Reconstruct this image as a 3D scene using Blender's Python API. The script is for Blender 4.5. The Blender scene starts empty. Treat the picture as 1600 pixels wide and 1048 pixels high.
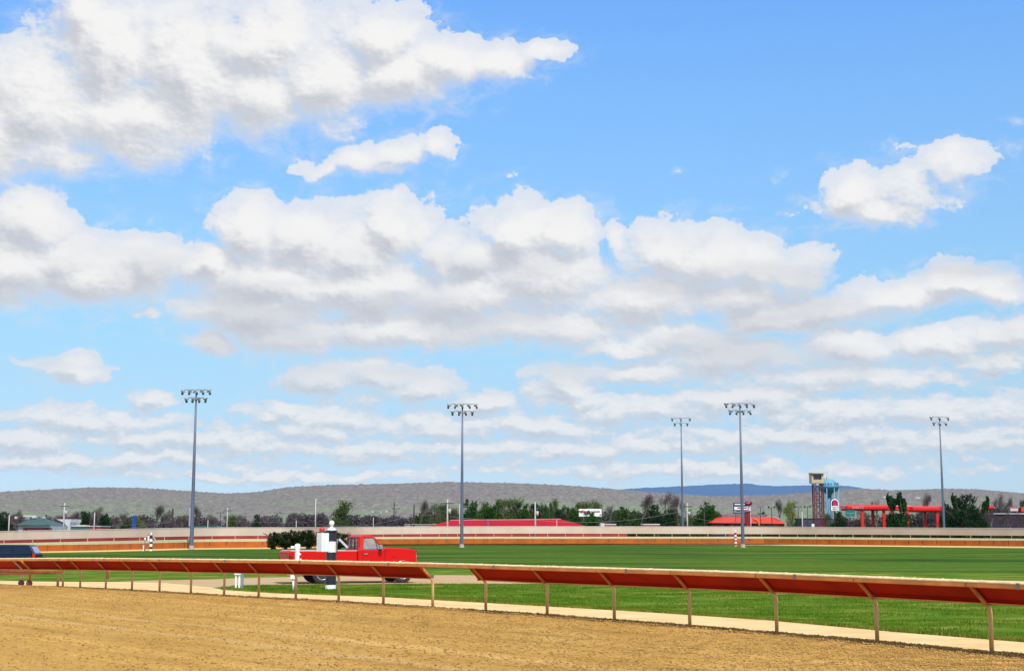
import bpy, bmesh, math, random
from mathutils import Vector, Matrix, noise as mnoise
R = math.radians
# ------------------------------------------------------------------ camera
CAM_H = 1.9
PITCH = math.atan((834 - 524) / 2200.0)
scene = bpy.context.scene
COL = scene.collection
cam = bpy.data.cameras.new('camera')
camo = bpy.data.objects.new('camera', cam)
COL.objects.link(camo)
cam.sensor_width = 36.0
cam.lens = 36.0 * 2200.0 / 1600.0
cam.clip_start = 0.2
cam.clip_end = 60000
camo.location = (0, 0, CAM_H)
camo.rotation_euler = (math.pi / 2 + PITCH, 0, 0)
scene.camera = camo
# ------------------------------------------------------------------ light
SUN_EL, SUN_AZ = 52.0, 160.0          # azimuth measured from +Y (view direction) towards +X
sd = Vector((math.sin(R(SUN_AZ)) * math.cos(R(SUN_EL)), math.cos(R(SUN_AZ)) * math.cos(R(SUN_EL)), math.sin(R(SUN_EL))))
sl = bpy.data.lights.new('sun', 'SUN')
sl.energy = 3.6
sl.angle = R(0.53)
sl.color = (1.0, 0.95, 0.86)
so = bpy.data.objects.new('sun', sl)
so.rotation_euler = sd.to_track_quat('Z', 'Y').to_euler()
COL.objects.link(so)
scene.view_settings.view_transform = 'Standard'
scene.view_settings.look = 'None'
scene.view_settings.gamma = 1.0
scene.view_settings.exposure = 0.25
scene.cycles.max_bounces = 6
scene.cycles.diffuse_bounces = 3
scene.cycles.glossy_bounces = 3
scene.cycles.transparent_max_bounces = 16
scene.cycles.volume_bounces = 0
scene.cycles.use_denoising = True

class NT:
    """short node-graph builder"""
    def __init__(s, tree): s.t = tree
    def n(s, kind, **kw):
        x = s.t.nodes.new(kind)
        for k, v in kw.items():
            if k == 'inp':
                for i, val in v.items():
                    if isinstance(val, bpy.types.NodeSocket): s.t.links.new(val, x.inputs[i])
                    else: x.inputs[i].default_value = val
            else: setattr(x, k, v)
        return x
    def m(s, op, a, b=0.0, c=None, clamp=False):
        x = s.n('ShaderNodeMath', operation=op, use_clamp=clamp)
        for i, v in enumerate((a, b, c)):
            if v is None: continue
            if isinstance(v, bpy.types.NodeSocket): s.t.links.new(v, x.inputs[i])
            else: x.inputs[i].default_value = v
        return x.outputs[0]
    def v(s, op, a, b=None, c=None):
        x = s.n('ShaderNodeVectorMath', operation=op)
        for i, w in enumerate((a, b, c)):
            if w is None: continue
            if isinstance(w, bpy.types.NodeSocket): s.t.links.new(w, x.inputs[i])
            else: x.inputs[i].default_value = w
        return x.outputs['Value'] if op in ('LENGTH', 'DOT_PRODUCT') else x.outputs[0]
    def noise(s, vec, scale, detail=4, rough=0.5, dist=0.0, out=0):
        x = s.n('ShaderNodeTexNoise', inp={'Vector': vec, 'Scale': scale, 'Detail': detail, 'Roughness': rough, 'Distortion': dist})
        return x.outputs[out]
    def ramp(s, fac, stops, interp='LINEAR'):
        x = s.n('ShaderNodeValToRGB', inp={0: fac})
        x.color_ramp.interpolation = interp
        e = x.color_ramp.elements
        while len(e) < len(stops): e.new(0.5)
        for i, (p, c) in enumerate(stops):
            e[i].position = p
            e[i].color = (c, c, c, 1) if isinstance(c, (int, float)) else (*c, 1)
        return x.outputs[0]
    def mix(s, fac, a, b, blend='MIX'):
        x = s.n('ShaderNodeMix', data_type='RGBA', blend_type=blend)
        for i, w in ((0, fac), (6, a), (7, b)):
            if isinstance(w, bpy.types.NodeSocket): s.t.links.new(w, x.inputs[i])
            elif i == 0: x.inputs[i].default_value = w
            else: x.inputs[i].default_value = (*w, 1) if len(w) == 3 else w
        return x.outputs[2]
    def smooth(s, x, lo, hi):
        y = s.n('ShaderNodeMapRange', interpolation_type='SMOOTHSTEP', inp={0: x, 1: lo, 2: hi, 3: 0.0, 4: 1.0})
        return y.outputs[0]

# cloud puffs: azimuth / elevation of the photograph's clouds in units of 1/2200 rad from (view centre, horizon);
# (x, y, rx, ry, thinness)
CLOUDS = [
 # big cloud, upper left
 (-40,200,150,80,0),(60,165,130,105,0),(170,80,105,110,0),(130,15,60,60,.1),(200,190,150,70,.1),(290,110,140,105,0),
 (400,70,115,85,0),(400,150,130,72,.1),(500,125,110,75,.1),(590,62,78,55,.1),(620,120,110,55,.15),(705,100,80,48,.2),
 (785,98,70,34,.3),(860,82,50,18,.4),(70,240,120,34,.3),(200,230,60,25,.35),
 # streak below it
 (490,264,52,18,.45),(560,250,62,26,.35),(625,238,56,26,.38),(690,226,34,20,.5),(450,242,22,10,.6),(600,262,40,14,.5),
 # wisps
 (800,272,26,10,.62),(1062,265,18,7,.68),(1224,280,20,16,.6),(1238,330,30,9,.66),(1170,330,20,7,.72),(1405,226,50,9,.66),(1590,185,20,10,.6),(1590,232,30,10,.66),
 (20,285,60,20,.62),(230,362,34,8,.6),
 # cloud on the right
 (1338,308,62,42,.05),(1385,335,55,26,.3),(1410,292,70,38,.42),(1490,262,70,40,.45),(1450,310,60,22,.5),(1545,275,25,18,.58),
 # long middle bank
 (50,345,75,52,.05),(20,415,140,66,.0),(100,400,90,52,.05),(150,430,130,52,.1),(235,412,75,44,.1),(320,410,60,34,.1),(395,372,70,55,.0),(470,372,95,58,.0),
 (420,440,150,50,.1),(545,400,120,70,0),(618,362,66,58,0),(560,455,190,50,.15),(690,398,55,38,.05),(742,402,50,44,.1),(805,372,78,56,0),(885,372,62,50,0),
 (850,430,140,55,.1),(720,462,150,45,.15),(962,372,22,30,.2),(1040,395,95,48,.25),(1120,415,95,50,.1),(1190,425,80,48,.05),(1245,432,55,42,.1),(1000,465,150,45,.15),
 (1165,462,110,32,.15),(400,488,150,42,.1),(330,532,50,18,.15),(450,520,110,38,.2),(620,515,200,40,.2),(840,512,200,38,.2),(1270,385,50,10,.55),(1335,432,25,8,.62),
 (1500,436,85,30,.05),(1560,452,45,24,.2),(1405,460,110,30,.1),(1300,482,120,28,.15),(1215,500,130,28,.2),(1570,520,95,30,.15),(1470,538,120,30,.2),(1060,530,140,30,.25),
 (960,540,80,20,.3),(1330,545,120,30,.2),(1160,560,180,30,.2),(1560,562,65,20,.25),(1010,580,160,22,.3),(1300,590,250,22,.3),
 (225,490,40,10,.5),(700,505,10,4,.9),
 # lower rows
 (505,588,70,34,.05),(585,588,75,36,.0),(660,600,60,34,.15),(885,598,66,34,.05),(905,622,90,16,.25),(760,630,50,24,.15),(440,640,60,18,.3),(520,650,80,18,.3),
 (112,577,52,22,.15),(62,562,34,10,.4),(235,625,32,13,.35),(130,632,60,8,.6),(150,660,120,20,.25),(30,690,110,18,.3),(300,690,260,22,.35),(480,670,90,24,.3),
 (700,665,120,22,.3),(850,665,120,20,.3),(1000,640,140,24,.25),(1160,622,160,24,.25),(1330,640,180,26,.3),(1520,640,160,26,.25),(1250,680,250,24,.35),(900,700,300,20,.4),
 (1520,690,180,24,.35),(600,705,250,18,.4),(150,722,260,16,.4),(1100,735,350,14,.45),(400,745,300,10,.5),
]
def build_world():
    w = bpy.data.worlds.new('World'); scene.world = w; w.use_nodes = True
    t = w.node_tree; t.nodes.clear(); g = NT(t)
    tc = g.n('ShaderNodeTexCoord').outputs['Generated']
    sky = g.n('ShaderNodeTexSky', sky_type='NISHITA', sun_disc=False, sun_elevation=R(SUN_EL), sun_rotation=R(SUN_AZ), altitude=0, air_density=1.0, dust_density=0.6, ozone_density=2.5)
    sx = g.n('ShaderNodeSeparateXYZ', inp={0: tc})
    az = g.m('ARCTAN2', sx.outputs[0], sx.outputs[1])
    el = g.m('ARCSINE', sx.outputs[2])
    K = 22.0                                   # one unit = 100 photo pixels near the view centre
    p0 = g.n('ShaderNodeCombineXYZ', inp={0: g.m('MULTIPLY', az, K), 1: g.m('MULTIPLY', el, K)}).outputs[0]
    lowmask = g.smooth(el, 0.16, 0.05)          # 1 near the horizon
    def field(p):
        # domain warp, then a union of ellipsoid puffs, then billows
        wz = g.n('ShaderNodeTexNoise', inp={'Vector': p, 'Scale': 1.3, 'Detail': 5, 'Roughness': .62}).outputs['Color']
        off = g.v('MULTIPLY', g.v('SUBTRACT', wz, (.5, .5, .5)), (.95, .62, 0))
        q = g.v('ADD', p, off)
        d = None
        for (x, y, rx, ry, th) in CLOUDS:
            if th > .52: th = .80 + (th - .52) * .7
            # pixel -> az/el
            a = math.atan2((x - 800) , 2200 * math.cos(PITCH) - (524 - y) * math.sin(PITCH)) * K
            L = math.sqrt((x - 800) ** 2 + 2200 ** 2 + (524 - y) ** 2)
            e = math.asin(((524 - y) * math.cos(PITCH) + 2200 * math.sin(PITCH)) / L) * K
            rx_, ry_ = rx / 100 * 1.34, ry / 100 * 1.40
            vv = g.n('ShaderNodeVectorMath', operation='MULTIPLY_ADD', inp={0: q, 1: (1 / rx_, 1 / ry_, 0), 2: (-a / rx_, -e / ry_, th)})
            ln = g.v('LENGTH', vv.outputs[0])
            if d is None: d = ln
            else: d = g.m('SMOOTH_MIN', d, ln, 0.12)
        return g.m('SUBTRACT', 1.0, d), q
    def detail(p):
        st = g.v('MULTIPLY', p, (1.0, 1.35, 1.0))
        v1 = g.n('ShaderNodeTexVoronoi', feature='SMOOTH_F1', voronoi_dimensions='2D', inp={'Vector': st, 'Scale': 1.15, 'Detail': 4.0, 'Roughness': .55, 'Lacunarity': 2.4, 'Smoothness': .35}).outputs[0]
        n1 = g.noise(g.v('MULTIPLY', p, (1.0, 1.6, 1.0)), 1.05, 12, .63)
        return g.m('ADD', g.m('MULTIPLY', g.m('SUBTRACT', .45, v1), .22), g.m('MULTIPLY', g.m('SUBTRACT', n1, .5), .86))
    def stratus(p):
        n2 = g.noise(g.v('MULTIPLY', p, (.62, 1.9, 1.0)), 1.9, 10, .66)
        v2 = g.n('ShaderNodeTexVoronoi', feature='SMOOTH_F1', voronoi_dimensions='2D', inp={'Vector': g.v('MULTIPLY', p, (.8, 1.9, 1.0)), 'Scale': 2.6, 'Detail': 3.0, 'Roughness': .6, 'Lacunarity': 2.3, 'Smoothness': .3}).outputs[0]
        return g.m('ADD', g.m('MULTIPLY', g.m('SUBTRACT', n2, .5), 1.5), g.m('MULTIPLY', g.m('SUBTRACT', .42, v2), .55))
    def total(p):
        f, q = field(p)
        dt = detail(p)
        lo = g.m('ADD', g.m('ADD', g.m('MULTIPLY', stratus(p), lowmask), g.m('MULTIPLY', g.m('POWER', lowmask, 1.5), .38)), g.m('MULTIPLY', dt, g.m('SUBTRACT', 1.0, g.m('MULTIPLY', lowmask, .6))))
        return g.m('ADD', f, g.m('MULTIPLY', lo, .42)), g.m('ADD', g.m('MAXIMUM', f, -1.2), lo)
    f0, t0 = total(p0)
    dv = g.m('SUBTRACT', 1.0, g.m('MULTIPLY', lowmask, .60))
    sl_ = g.v('ADD', p0, g.n('ShaderNodeCombineXYZ', inp={0: g.m('MULTIPLY', dv, .13), 1: g.m('MULTIPLY', dv, .25)}).outputs[0])
    f1, t1 = total(sl_)
    # far-off clouds everywhere outside the photographed part, so that the whole dome is a broken cumulus sky
    gen = g.noise(g.v('MULTIPLY', tc, (1.0, 1.0, 2.2)), 2.3, 7, .58)
    outside = g.m('MAXIMUM', g.smooth(g.m('ABSOLUTE', az), .42, .55), g.smooth(el, .42, .55))
    gen_f = g.m('MULTIPLY', g.m('SUBTRACT', gen, .5), 4.0)
    t0o = g.m('ADD', g.m('MULTIPLY', t0, g.m('SUBTRACT', 1.0, outside)), g.m('MULTIPLY', gen_f, outside))
    lit = g.m('SUBTRACT', f0, f1)
    # fine relief of the sunlit billows
    ps = g.v('MULTIPLY', p0, (1.0, 1.5, 1.0)); pe = g.v('ADD', ps, (.035, .065, 0))
    em = g.m('SUBTRACT', g.noise(ps, 3.4, 8, .62), g.noise(pe, 3.4, 8, .62))
    lit = g.m('ADD', lit, g.m('MULTIPLY', em, .50))
    bright = g.smooth(lit, -.32, .24)
    # broad shaded undersides of the long banks
    band = g.m('MULTIPLY', g.smooth(el, .215, .175), g.smooth(el, .085, .125))
    mac = g.smooth(g.noise(g.v('MULTIPLY', p0, (.42, 1.25, 1.0)), .9, 4, .5), .40, .60)
    bright = g.m('MULTIPLY', bright, g.m('SUBTRACT', 1.0, g.m('MULTIPLY', g.m('MULTIPLY', band, mac), .58)))
    thick = g.smooth(t0o, .05, .7)
    # colours (linear)
    shade = g.mix(lowmask, (.595, .615, .665), (.64, .695, .76))
    litc = g.mix(lowmask, (1.0, .985, .965), (1.0, .985, .96))
    cc = g.mix(bright, shade, litc)
    thin = g.mix(lowmask, (.80, .84, .92), (.70, .79, .88))
    cc = g.mix(g.m('ADD', g.m('MULTIPLY', thick, .8), .2), thin, cc)
    wide = g.smooth(t0o, -.04, .52)
    narrow = g.smooth(t0o, .01, .09)
    edge = g.m('MULTIPLY', g.smooth(bright, .25, .8), .88)
    alpha = g.m('ADD', g.m('MULTIPLY', wide, g.m('SUBTRACT', 1.0, edge)), g.m('MULTIPLY', narrow, edge))
    vn = g.smooth(g.noise(g.v('ADD', g.v('MULTIPLY', p0, (1.0, 1.7, 1)), (3.1, 1.7, 0)), 1.6, 12, .68, .4), .42, .72)
    veil = g.m('MULTIPLY', g.m('MULTIPLY', g.smooth(t0o, -.42, .10), vn), .55)
    alpha = g.m('MAXIMUM', alpha, veil)
    alpha = g.m('MULTIPLY', alpha, g.m('SUBTRACT', 1.0, g.m('MULTIPLY', lowmask, .10)))
    tint = g.ramp(el, [(.0, (.82, 1.06, 1.6)), (.024, (.83, 1.05, 1.5)), (.06, (.84, .974, 1.2)), (.105, (.925, 1.10, 1.19)), (.142, (.97, 1.23, 1.27)),
                       (.205, (1.07, 1.38, 1.48)), (.25, (1.09, 1.465, 1.65)), (.308, (1.10, 1.56, 1.83)), (.38, (1.02, 1.57, 2.05)), (.7, (1.0, 1.3, 1.6))])
    skyc = g.mix(1.0, sky.outputs[0], tint, 'MULTIPLY')
    skyc.node.clamp_result = False
    cl = g.mix(1.0, cc, (CLOUDGAIN,) * 3, 'MULTIPLY')
    final = g.mix(alpha, skyc, cl)
    bg = g.n('ShaderNodeBackground', inp={0: final, 1: 0.1})
    g.t.links.new(bg.outputs[0], g.n('ShaderNodeOutputWorld').inputs[0])
    w.cycles.sampling_method = 'MANUAL'
    w.cycles.sample_map_resolution = 512
CLOUDGAIN = 8.0
build_world()
# ------------------------------------------------------------------ helpers
import numpy as np
CP, SP = math.cos(PITCH), math.sin(PITCH)
def ray(px, py):
    return Vector((px - 800, 2200 * CP - (524 - py) * SP, 2200 * SP + (524 - py) * CP))
def at(px, py, Y):
    d = ray(px, py); return Vector((0, 0, CAM_H)) + d * (Y / d.y)
def gp(px, py, z=0.0):
    d = ray(px, py); return Vector((0, 0, CAM_H)) + d * ((z - CAM_H) / d.z)
def interp(x, xs, ys): return float(np.interp(x, xs, ys))
def lin(c):
    c = c / 255.0
    return c / 12.92 if c <= .04045 else ((c + .055) / 1.055) ** 2.4
def S(r, g, b, k=0.75):
    return (min(.9, lin(r) * k), min(.9, lin(g) * k), min(.9, lin(b) * k))
MATS = {}
def mat(name, col, rough=.7, metal=0.0, var=.12, scale=3.0, bump=0.0, bscale=20.0, spec=.5, coat=0.0, alpha=1.0, col2=None, streak=None):
    if name in MATS: return MATS[name]
    m = bpy.data.materials.new(name); m.use_nodes = True
    t = m.node_tree; g = NT(t)
    b = t.nodes['Principled BSDF']
    b.inputs['Roughness'].default_value = rough
    b.inputs['Metallic'].default_value = metal
    b.inputs['Specular IOR Level'].default_value = spec
    b.inputs['Coat Weight'].default_value = coat
    b.inputs['Alpha'].default_value = alpha
    co = g.n('ShaderNodeTexCoord').outputs['Object']
    if streak: co = g.v('MULTIPLY', co, streak)
    if var > 0:
        n = g.noise(co, scale, 5, .6)
        c2 = col2 or tuple(max(0, c * (1 - 2.2 * var)) for c in col)
        c1 = tuple(min(1, c * (1 + 1.2 * var)) for c in col) if not col2 else col
        f = g.smooth(n, .3, .7)
        t.links.new(g.mix(f, c2, c1), b.inputs['Base Color'])
    else: b.inputs['Base Color'].default_value = (*col, 1)
    if bump > 0:
        n2 = g.noise(co, bscale, 4, .6)
        bp = g.n('ShaderNodeBump', inp={'Height': n2, 'Strength': bump, 'Distance': .05})
        t.links.new(bp.outputs[0], b.inputs['Normal'])
    MATS[name] = m
    return m
def link(name, me, parent=None, m=None, loc=None):
    o = bpy.data.objects.new(name, me); COL.objects.link(o)
    if m is not None and hasattr(me, 'materials') and len(me.materials) == 0: me.materials.append(m)
    if parent is not None: o.parent = parent
    if loc is not None: o.location = loc
    return o
def thing(name, label, cat, loc=(0, 0, 0), rz=0, group=None):
    o = bpy.data.objects.new(name, None); COL.objects.link(o)
    o.location = loc; o.rotation_euler = (0, 0, rz); o.empty_display_size = .2
    tag(o, label, cat, group); return o
def tag(o, label, cat, group=None):
    o['label'] = label; o['category'] = cat
    if group: o['group'] = group
    return o
def dup(root, loc, rz=0, sc=None, label=None, group=None):
    r = root.copy(); COL.objects.link(r); r.location = loc; r.rotation_euler = (0, 0, rz)
    if sc is not None: r.scale = sc if hasattr(sc, '__len__') else (sc,) * 3
    if label: r['label'] = label
    if group: r['group'] = group
    for ch in list(root.children):
        c = ch.copy(); COL.objects.link(c); c.parent = r
        for gch in list(ch.children):
            d = gch.copy(); COL.objects.link(d); d.parent = c
    return r
class MB:
    def __init__(s): s.v = []; s.f = []; s.sm = []
    def poly(s, pts, faces, smooth=False):
        b = len(s.v); s.v += [tuple(p) for p in pts]
        s.f += [tuple(b + i for i in f) for f in faces]; s.sm += [smooth] * len(faces); return s
    def box(s, x0, x1, y0, y1, z0, z1, M=None):
        p = [Vector((x, y, z)) for z in (z0, z1) for y in (y0, y1) for x in (x0, x1)]
        if M: p = [M @ q for q in p]
        return s.poly(p, [(0, 2, 3, 1), (4, 5, 7, 6), (0, 1, 5, 4), (1, 3, 7, 5), (3, 2, 6, 7), (2, 0, 4, 6)])
    def bar(s, a, b, w, h=None):
        a, b = Vector(a), Vector(b); h = h or w; d = (b - a).normalized()
        u = Vector((0, 0, 1)) if abs(d.z) < .95 else Vector((1, 0, 0))
        x = d.cross(u).normalized() * w / 2; y = x.cross(d).normalized() * h / 2
        p = [q + sx * x + sy * y for q in (a, b) for sx, sy in ((-1, -1), (1, -1), (1, 1), (-1, 1))]
        return s.poly(p, [(3, 2, 1, 0), (4, 5, 6, 7), (0, 1, 5, 4), (1, 2, 6, 5), (2, 3, 7, 6), (3, 0, 4, 7)])
    def tube(s, pts, r, n=8, caps=True, smooth=True):
        pts = [Vector(p) for p in pts]; rr = r if hasattr(r, '__len__') else [r] * len(pts)
        vs = []; prev = None
        for i, p in enumerate(pts):
            d = (pts[min(i + 1, len(pts) - 1)] - pts[max(i - 1, 0)]).normalized()
            if prev is None: u = d.orthogonal().normalized()
            else: u = (prev - d * prev.dot(d)).normalized()
            prev = u; w = d.cross(u)
            for k in range(n):
                a = 2 * math.pi * k / n; vs.append(p + (u * math.cos(a) + w * math.sin(a)) * rr[i])
        fs = [(i * n + k, i * n + (k + 1) % n, (i + 1) * n + (k + 1) % n, (i + 1) * n + k) for i in range(len(pts) - 1) for k in range(n)]
        b = len(s.v); s.poly(vs, fs, smooth)
        if caps:
            s.f.append(tuple(b + k for k in reversed(range(n)))); s.f.append(tuple(b + (len(pts) - 1) * n + k for k in range(n))); s.sm += [False, False]
        return s
    def lathe(s, prof, n=16, c=(0, 0, 0), M=None, smooth=True):
        vs = []
        for r, z in prof:
            for k in range(n):
                a = 2 * math.pi * k / n; q = Vector((r * math.cos(a), r * math.sin(a), z))
                if M: q = M @ q
                vs.append(q + Vector(c))
        fs = [(i * n + k, i * n + (k + 1) % n, (i + 1) * n + (k + 1) % n, (i + 1) * n + k) for i in range(len(prof) - 1) for k in range(n)]
        b = len(s.v); s.poly(vs, fs, smooth)
        s.f.append(tuple(b + k for k in reversed(range(n)))); s.f.append(tuple(b + (len(prof) - 1) * n + k for k in range(n))); s.sm += [False, False]
        return s
    def prism(s, prof, y0, y1, M=None):
        """profile in x,z extruded along y"""
        n = len(prof); p = [Vector((x, y, z)) for y in (y0, y1) for x, z in prof]
        if M: p = [M @ q for q in p]
        return s.poly(p, [tuple(range(n)), tuple(reversed(range(n, 2 * n)))] + [(i, i + n, (i + 1) % n + n, (i + 1) % n) for i in range(n)])
    def build(s, name, m, parent=None, bevel=0, seg=2, loc=None, weld=False):
        me = bpy.data.meshes.new(name); me.from_pydata(s.v, [], s.f); me.validate()
        if len(me.polygons) == len(s.sm): me.polygons.foreach_set('use_smooth', s.sm)
        bm = bmesh.new(); bm.from_mesh(me)
        bmesh.ops.recalc_face_normals(bm, faces=bm.faces)
        if weld: bmesh.ops.remove_doubles(bm, verts=bm.verts, dist=1e-4)
        if bevel:
            es = [e for e in bm.edges if len(e.link_faces) == 2 and e.calc_face_angle(0) > .5]
            bmesh.ops.bevel(bm, geom=es, offset=bevel, segments=seg, profile=.5, affect='EDGES', clamp_overlap=True)
        bm.to_mesh(me); bm.free()
        return link(name, me, parent, m, loc)
def text(name, s, size, m, parent, M, ext=.01, align='CENTER', sx=1.0, bend=None):
    cu = bpy.data.curves.new(name, 'FONT'); cu.body = s; cu.size = size; cu.extrude = ext; cu.align_x = align; cu.align_y = 'CENTER'; cu.resolution_u = 3
    o = bpy.data.objects.new(name, cu); COL.objects.link(o)
    bpy.context.view_layer.update()
    me = bpy.data.meshes.new_from_object(o.evaluated_get(bpy.context.evaluated_depsgraph_get()))
    bpy.data.objects.remove(o)
    if bend:
        for v in me.vertices:
            a = v.co.x * sx / bend; rr = bend + v.co.z
            v.co = Vector((math.sin(a) * rr, -math.cos(a) * rr, v.co.y))
    else:
        for v in me.vertices: v.co = Vector((v.co.x * sx, -v.co.z, v.co.y))
    me.transform(M)
    return link(name, me, parent, m)
# ------------------------------------------------------------------ ground
def sheet(name, top, bot, m, nx=120, ny=8, z=0.0, zf=None, ymax=None, kind='structure', jag=0.0, jagtop=0.0, seed=0):
    """ground strip between two pixel lines (lists of (px, py)), laid on the ground"""
    xs = np.linspace(min(top[0][0], bot[0][0]), max(top[-1][0], bot[-1][0]), nx + 1)
    vs, fs = [], []
    for i, x in enumerate(xs):
        a = gp(x, interp(x, *zip(*top))); b = gp(x, interp(x, *zip(*bot)))
        j = jag * mnoise.noise(Vector((i * .37, seed, 0))) + jag * .6 * mnoise.noise(Vector((i * 1.1, seed + 5, 0)))
        jt = jagtop * mnoise.noise(Vector((i * .4, seed + 9, 0))) + jagtop * .6 * mnoise.noise(Vector((i * 1.3, seed + 3, 0)))
        d = (b - a).normalized()
        a = a + d * jt; b = b + d * j
        for k in range(ny + 1):
            p = a.lerp(b, (k / ny)); zz = z + (zf(p, k / ny) if zf else 0)
            vs.append((p.x, p.y, zz))
    n = ny + 1
    for i in range(nx):
        for k in range(ny): fs.append((i * n + k, i * n + k + 1, (i + 1) * n + k + 1, (i + 1) * n + k))
    mb = MB(); mb.poly(vs, fs, True); o = mb.build(name, m); o['kind'] = kind
    if o.data.polygons[len(o.data.polygons) // 2].normal.z < 0: o.data.flip_normals()
    return o
def ground_mat(name, stops, scale, streak=(1, 1, 1), bump=.6, bscale=12, bdist=.03, fine=30.0, finek=.35, big=None, rough=.95, vor=None, harrow=False):
    m = bpy.data.materials.new(name); m.use_nodes = True; t = m.node_tree; g = NT(t); b = t.nodes['Principled BSDF']
    b.inputs['Roughness'].default_value = rough; b.inputs['Specular IOR Level'].default_value = .03
    co = g.n('ShaderNodeTexCoord').outputs['Object']
    n = g.noise(g.v('MULTIPLY', co, streak), scale, 6, .62)
    c = g.ramp(n, stops)
    nf = g.noise(co, fine, 4, .7)
    c = g.mix(1.0, c, g.ramp(nf, [(.25, 1 - finek), (.75, 1 + finek)]), 'MULTIPLY')
    c.node.clamp_result = False
    if harrow:
        rot = g.n('ShaderNodeVectorRotate', rotation_type='Z_AXIS', inp={0: co, 3: R(50)}).outputs[0]
        nh = g.noise(g.v('MULTIPLY', rot, (.05, 1.0, 1)), 1.3, 5, .65)
        c = g.mix(1.0, c, g.ramp(nh, [(.32, .74), (.48, 1.0), (.56, 1.02), (.66, 1.20)]), 'MULTIPLY'); c.node.clamp_result = False
    if harrow:   # two dried, paler wheel lines across the harrowed surface
        wv = g.n('ShaderNodeSeparateXYZ', inp={0: rot}).outputs[1]
        wv = g.m('ADD', wv, g.m('MULTIPLY', g.noise(g.v('MULTIPLY', co, (.12, .12, 1)), 1.0, 2, .5), 1.6))
        for off in (13.3, 14.9):
            ln_ = g.smooth(g.m('ABSOLUTE', g.m('SUBTRACT', wv, off)), .28, .05)
            c = g.mix(g.m('MULTIPLY', ln_, .38), c, (.66, .43, .20))
    if big:
        nb = g.noise(g.v('MULTIPLY', co, big[1]), big[0], 3, .5)
        c = g.mix(g.smooth(nb, big[3], big[4]), c, big[2])
        ny_ = g.noise(g.v('MULTIPLY', co, (.5, 1.6, 1)), .11, 7, .7)
        c = g.mix(g.m('MULTIPLY', g.smooth(ny_, .56, .70), .75), c, (.15, .165, .03))
    t.links.new(c, b.inputs['Base Color'])
    h = g.noise(co, bscale, 6, .7)
    if vor:
        vv = g.n('ShaderNodeTexVoronoi', inp={'Vector': co, 'Scale': vor}).outputs[0]
        h = g.m('ADD', h, g.m('MULTIPLY', vv, -.6))
    bp = g.n('ShaderNodeBump', inp={'Height': h, 'Strength': bump, 'Distance': bdist})
    t.links.new(bp.outputs[0], b.inputs['Normal'])
    MATS[name] = m
    return m
G1, G2, G3 = (.028, .074, .006), (.060, .122, .010), (.110, .155, .018)
grassM = ground_mat('infield_grass', [(.34, G1), (.5, G2), (.66, G3)], .09, (.30, 1.9, 1), bump=.5, bscale=9, fine=1.3, finek=.32, big=(.05, (.6, 2.2, 1), (.016, .052, .006), .52, .68))
nearG = ground_mat('near_grass', [(.28, (.034, .095, .006)), (.46, (.075, .155, .010)), (.58, (.15, .20, .02)), (.70, (.36, .27, .10))], .55, (.7, 1.3, 1), bump=.9, bscale=14, fine=18, finek=.35)
dirtM = ground_mat('track_dirt', [(.3, (.44, .240, .060)), (.5, (.51, .292, .078)), (.72, (.56, .335, .102))], .22, (1.6, .5, 1), bump=.85, bscale=11, bdist=.05, fine=14, finek=.38, vor=11, harrow=True)
tanM = ground_mat('limestone_path', [(.3, (.60, .40, .17)), (.5, (.72, .50, .24)), (.72, (.78, .57, .30))], .8, (1, 1, 1), bump=.35, bscale=16, bdist=.02, fine=20, finek=.10)
roadM = ground_mat('service_road', [(.3, (.40, .25, .12)), (.5, (.50, .34, .18)), (.72, (.42, .34, .25))], .5, (.5, 2, 1), bump=.35, bscale=12, bdist=.02, fine=9, finek=.12)
farM = ground_mat('far_land', [(.3, (.03, .06, .02)), (.55, (.06, .09, .03)), (.75, (.10, .10, .05))], .012, (1, 1, 1), bump=.1, fine=.2, finek=.2)
mb = MB()
vs = [(0, 0, -.9)]
rings = [60, 150, 235, 262, 400, 1200, 4000, 12000, 30000]
RZ = {60: -.9, 150: -.9, 235: -.9}
for r in rings:
    for k in range(48): vs.append((r * math.cos(2 * math.pi * k / 48), r * math.sin(2 * math.pi * k / 48), RZ.get(r, -.06)))
fs = [(0, 1 + k, 1 + (k + 1) % 48) for k in range(48)]
for i in range(len(rings) - 1):
    fs += [(1 + i * 48 + k, 1 + (i + 1) * 48 + k, 1 + (i + 1) * 48 + (k + 1) % 48, 1 + i * 48 + (k + 1) % 48) for k in range(48)]
HILLBASE = -.06
# infield heightfield (with the shallow dip the estate car stands in)
RX = [-500, -300, 0, 160, 320, 460, 560, 760, 900, 1200, 1400, 1600, 1900, 2200]
STRIP = [874, 869, 864, 861.5, 857.5, 856.5, 852.5, 851.5, 851.2, 851.5, 853.5, 855.5, 860, 866]
SUVP = at(20, 884, 115.0)
def dip(p):
    dx, dy = (p.x - SUVP.x) / 9.0, (p.y - SUVP.y) / 8.0
    z = (SUVP.z - .02) * math.exp(-(dx * dx + dy * dy) ** 1.5)
    return z
def swell(p, u=0):
    w = max(0.0, min(1.0, (p.y - 62) / 25.0)) * max(0.0, min(1.0, (1 - u) / .12)) if u else 0
    w = max(0.0, min(1.0, (p.y - 62) / 30.0))
    a = mnoise.noise(Vector((p.x / 38.0, p.y / 24.0, 3.3))) * .30 + mnoise.noise(Vector((p.x / 13.0, p.y / 9.0, 7.3))) * .06
    return a * w
def infz(p, u):
    edge = min(1.0, u / .2) if u < .2 else 1.0
    return swell(p) * edge + dip(p)
infield = sheet('infield_grass', list(zip(RX, STRIP)), [(-500, 897), (250, 897), (400, 899), (900, 896), (1200, 902), (1700, 906), (2200, 908)], grassM, 220, 70, 0, infz)
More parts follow.
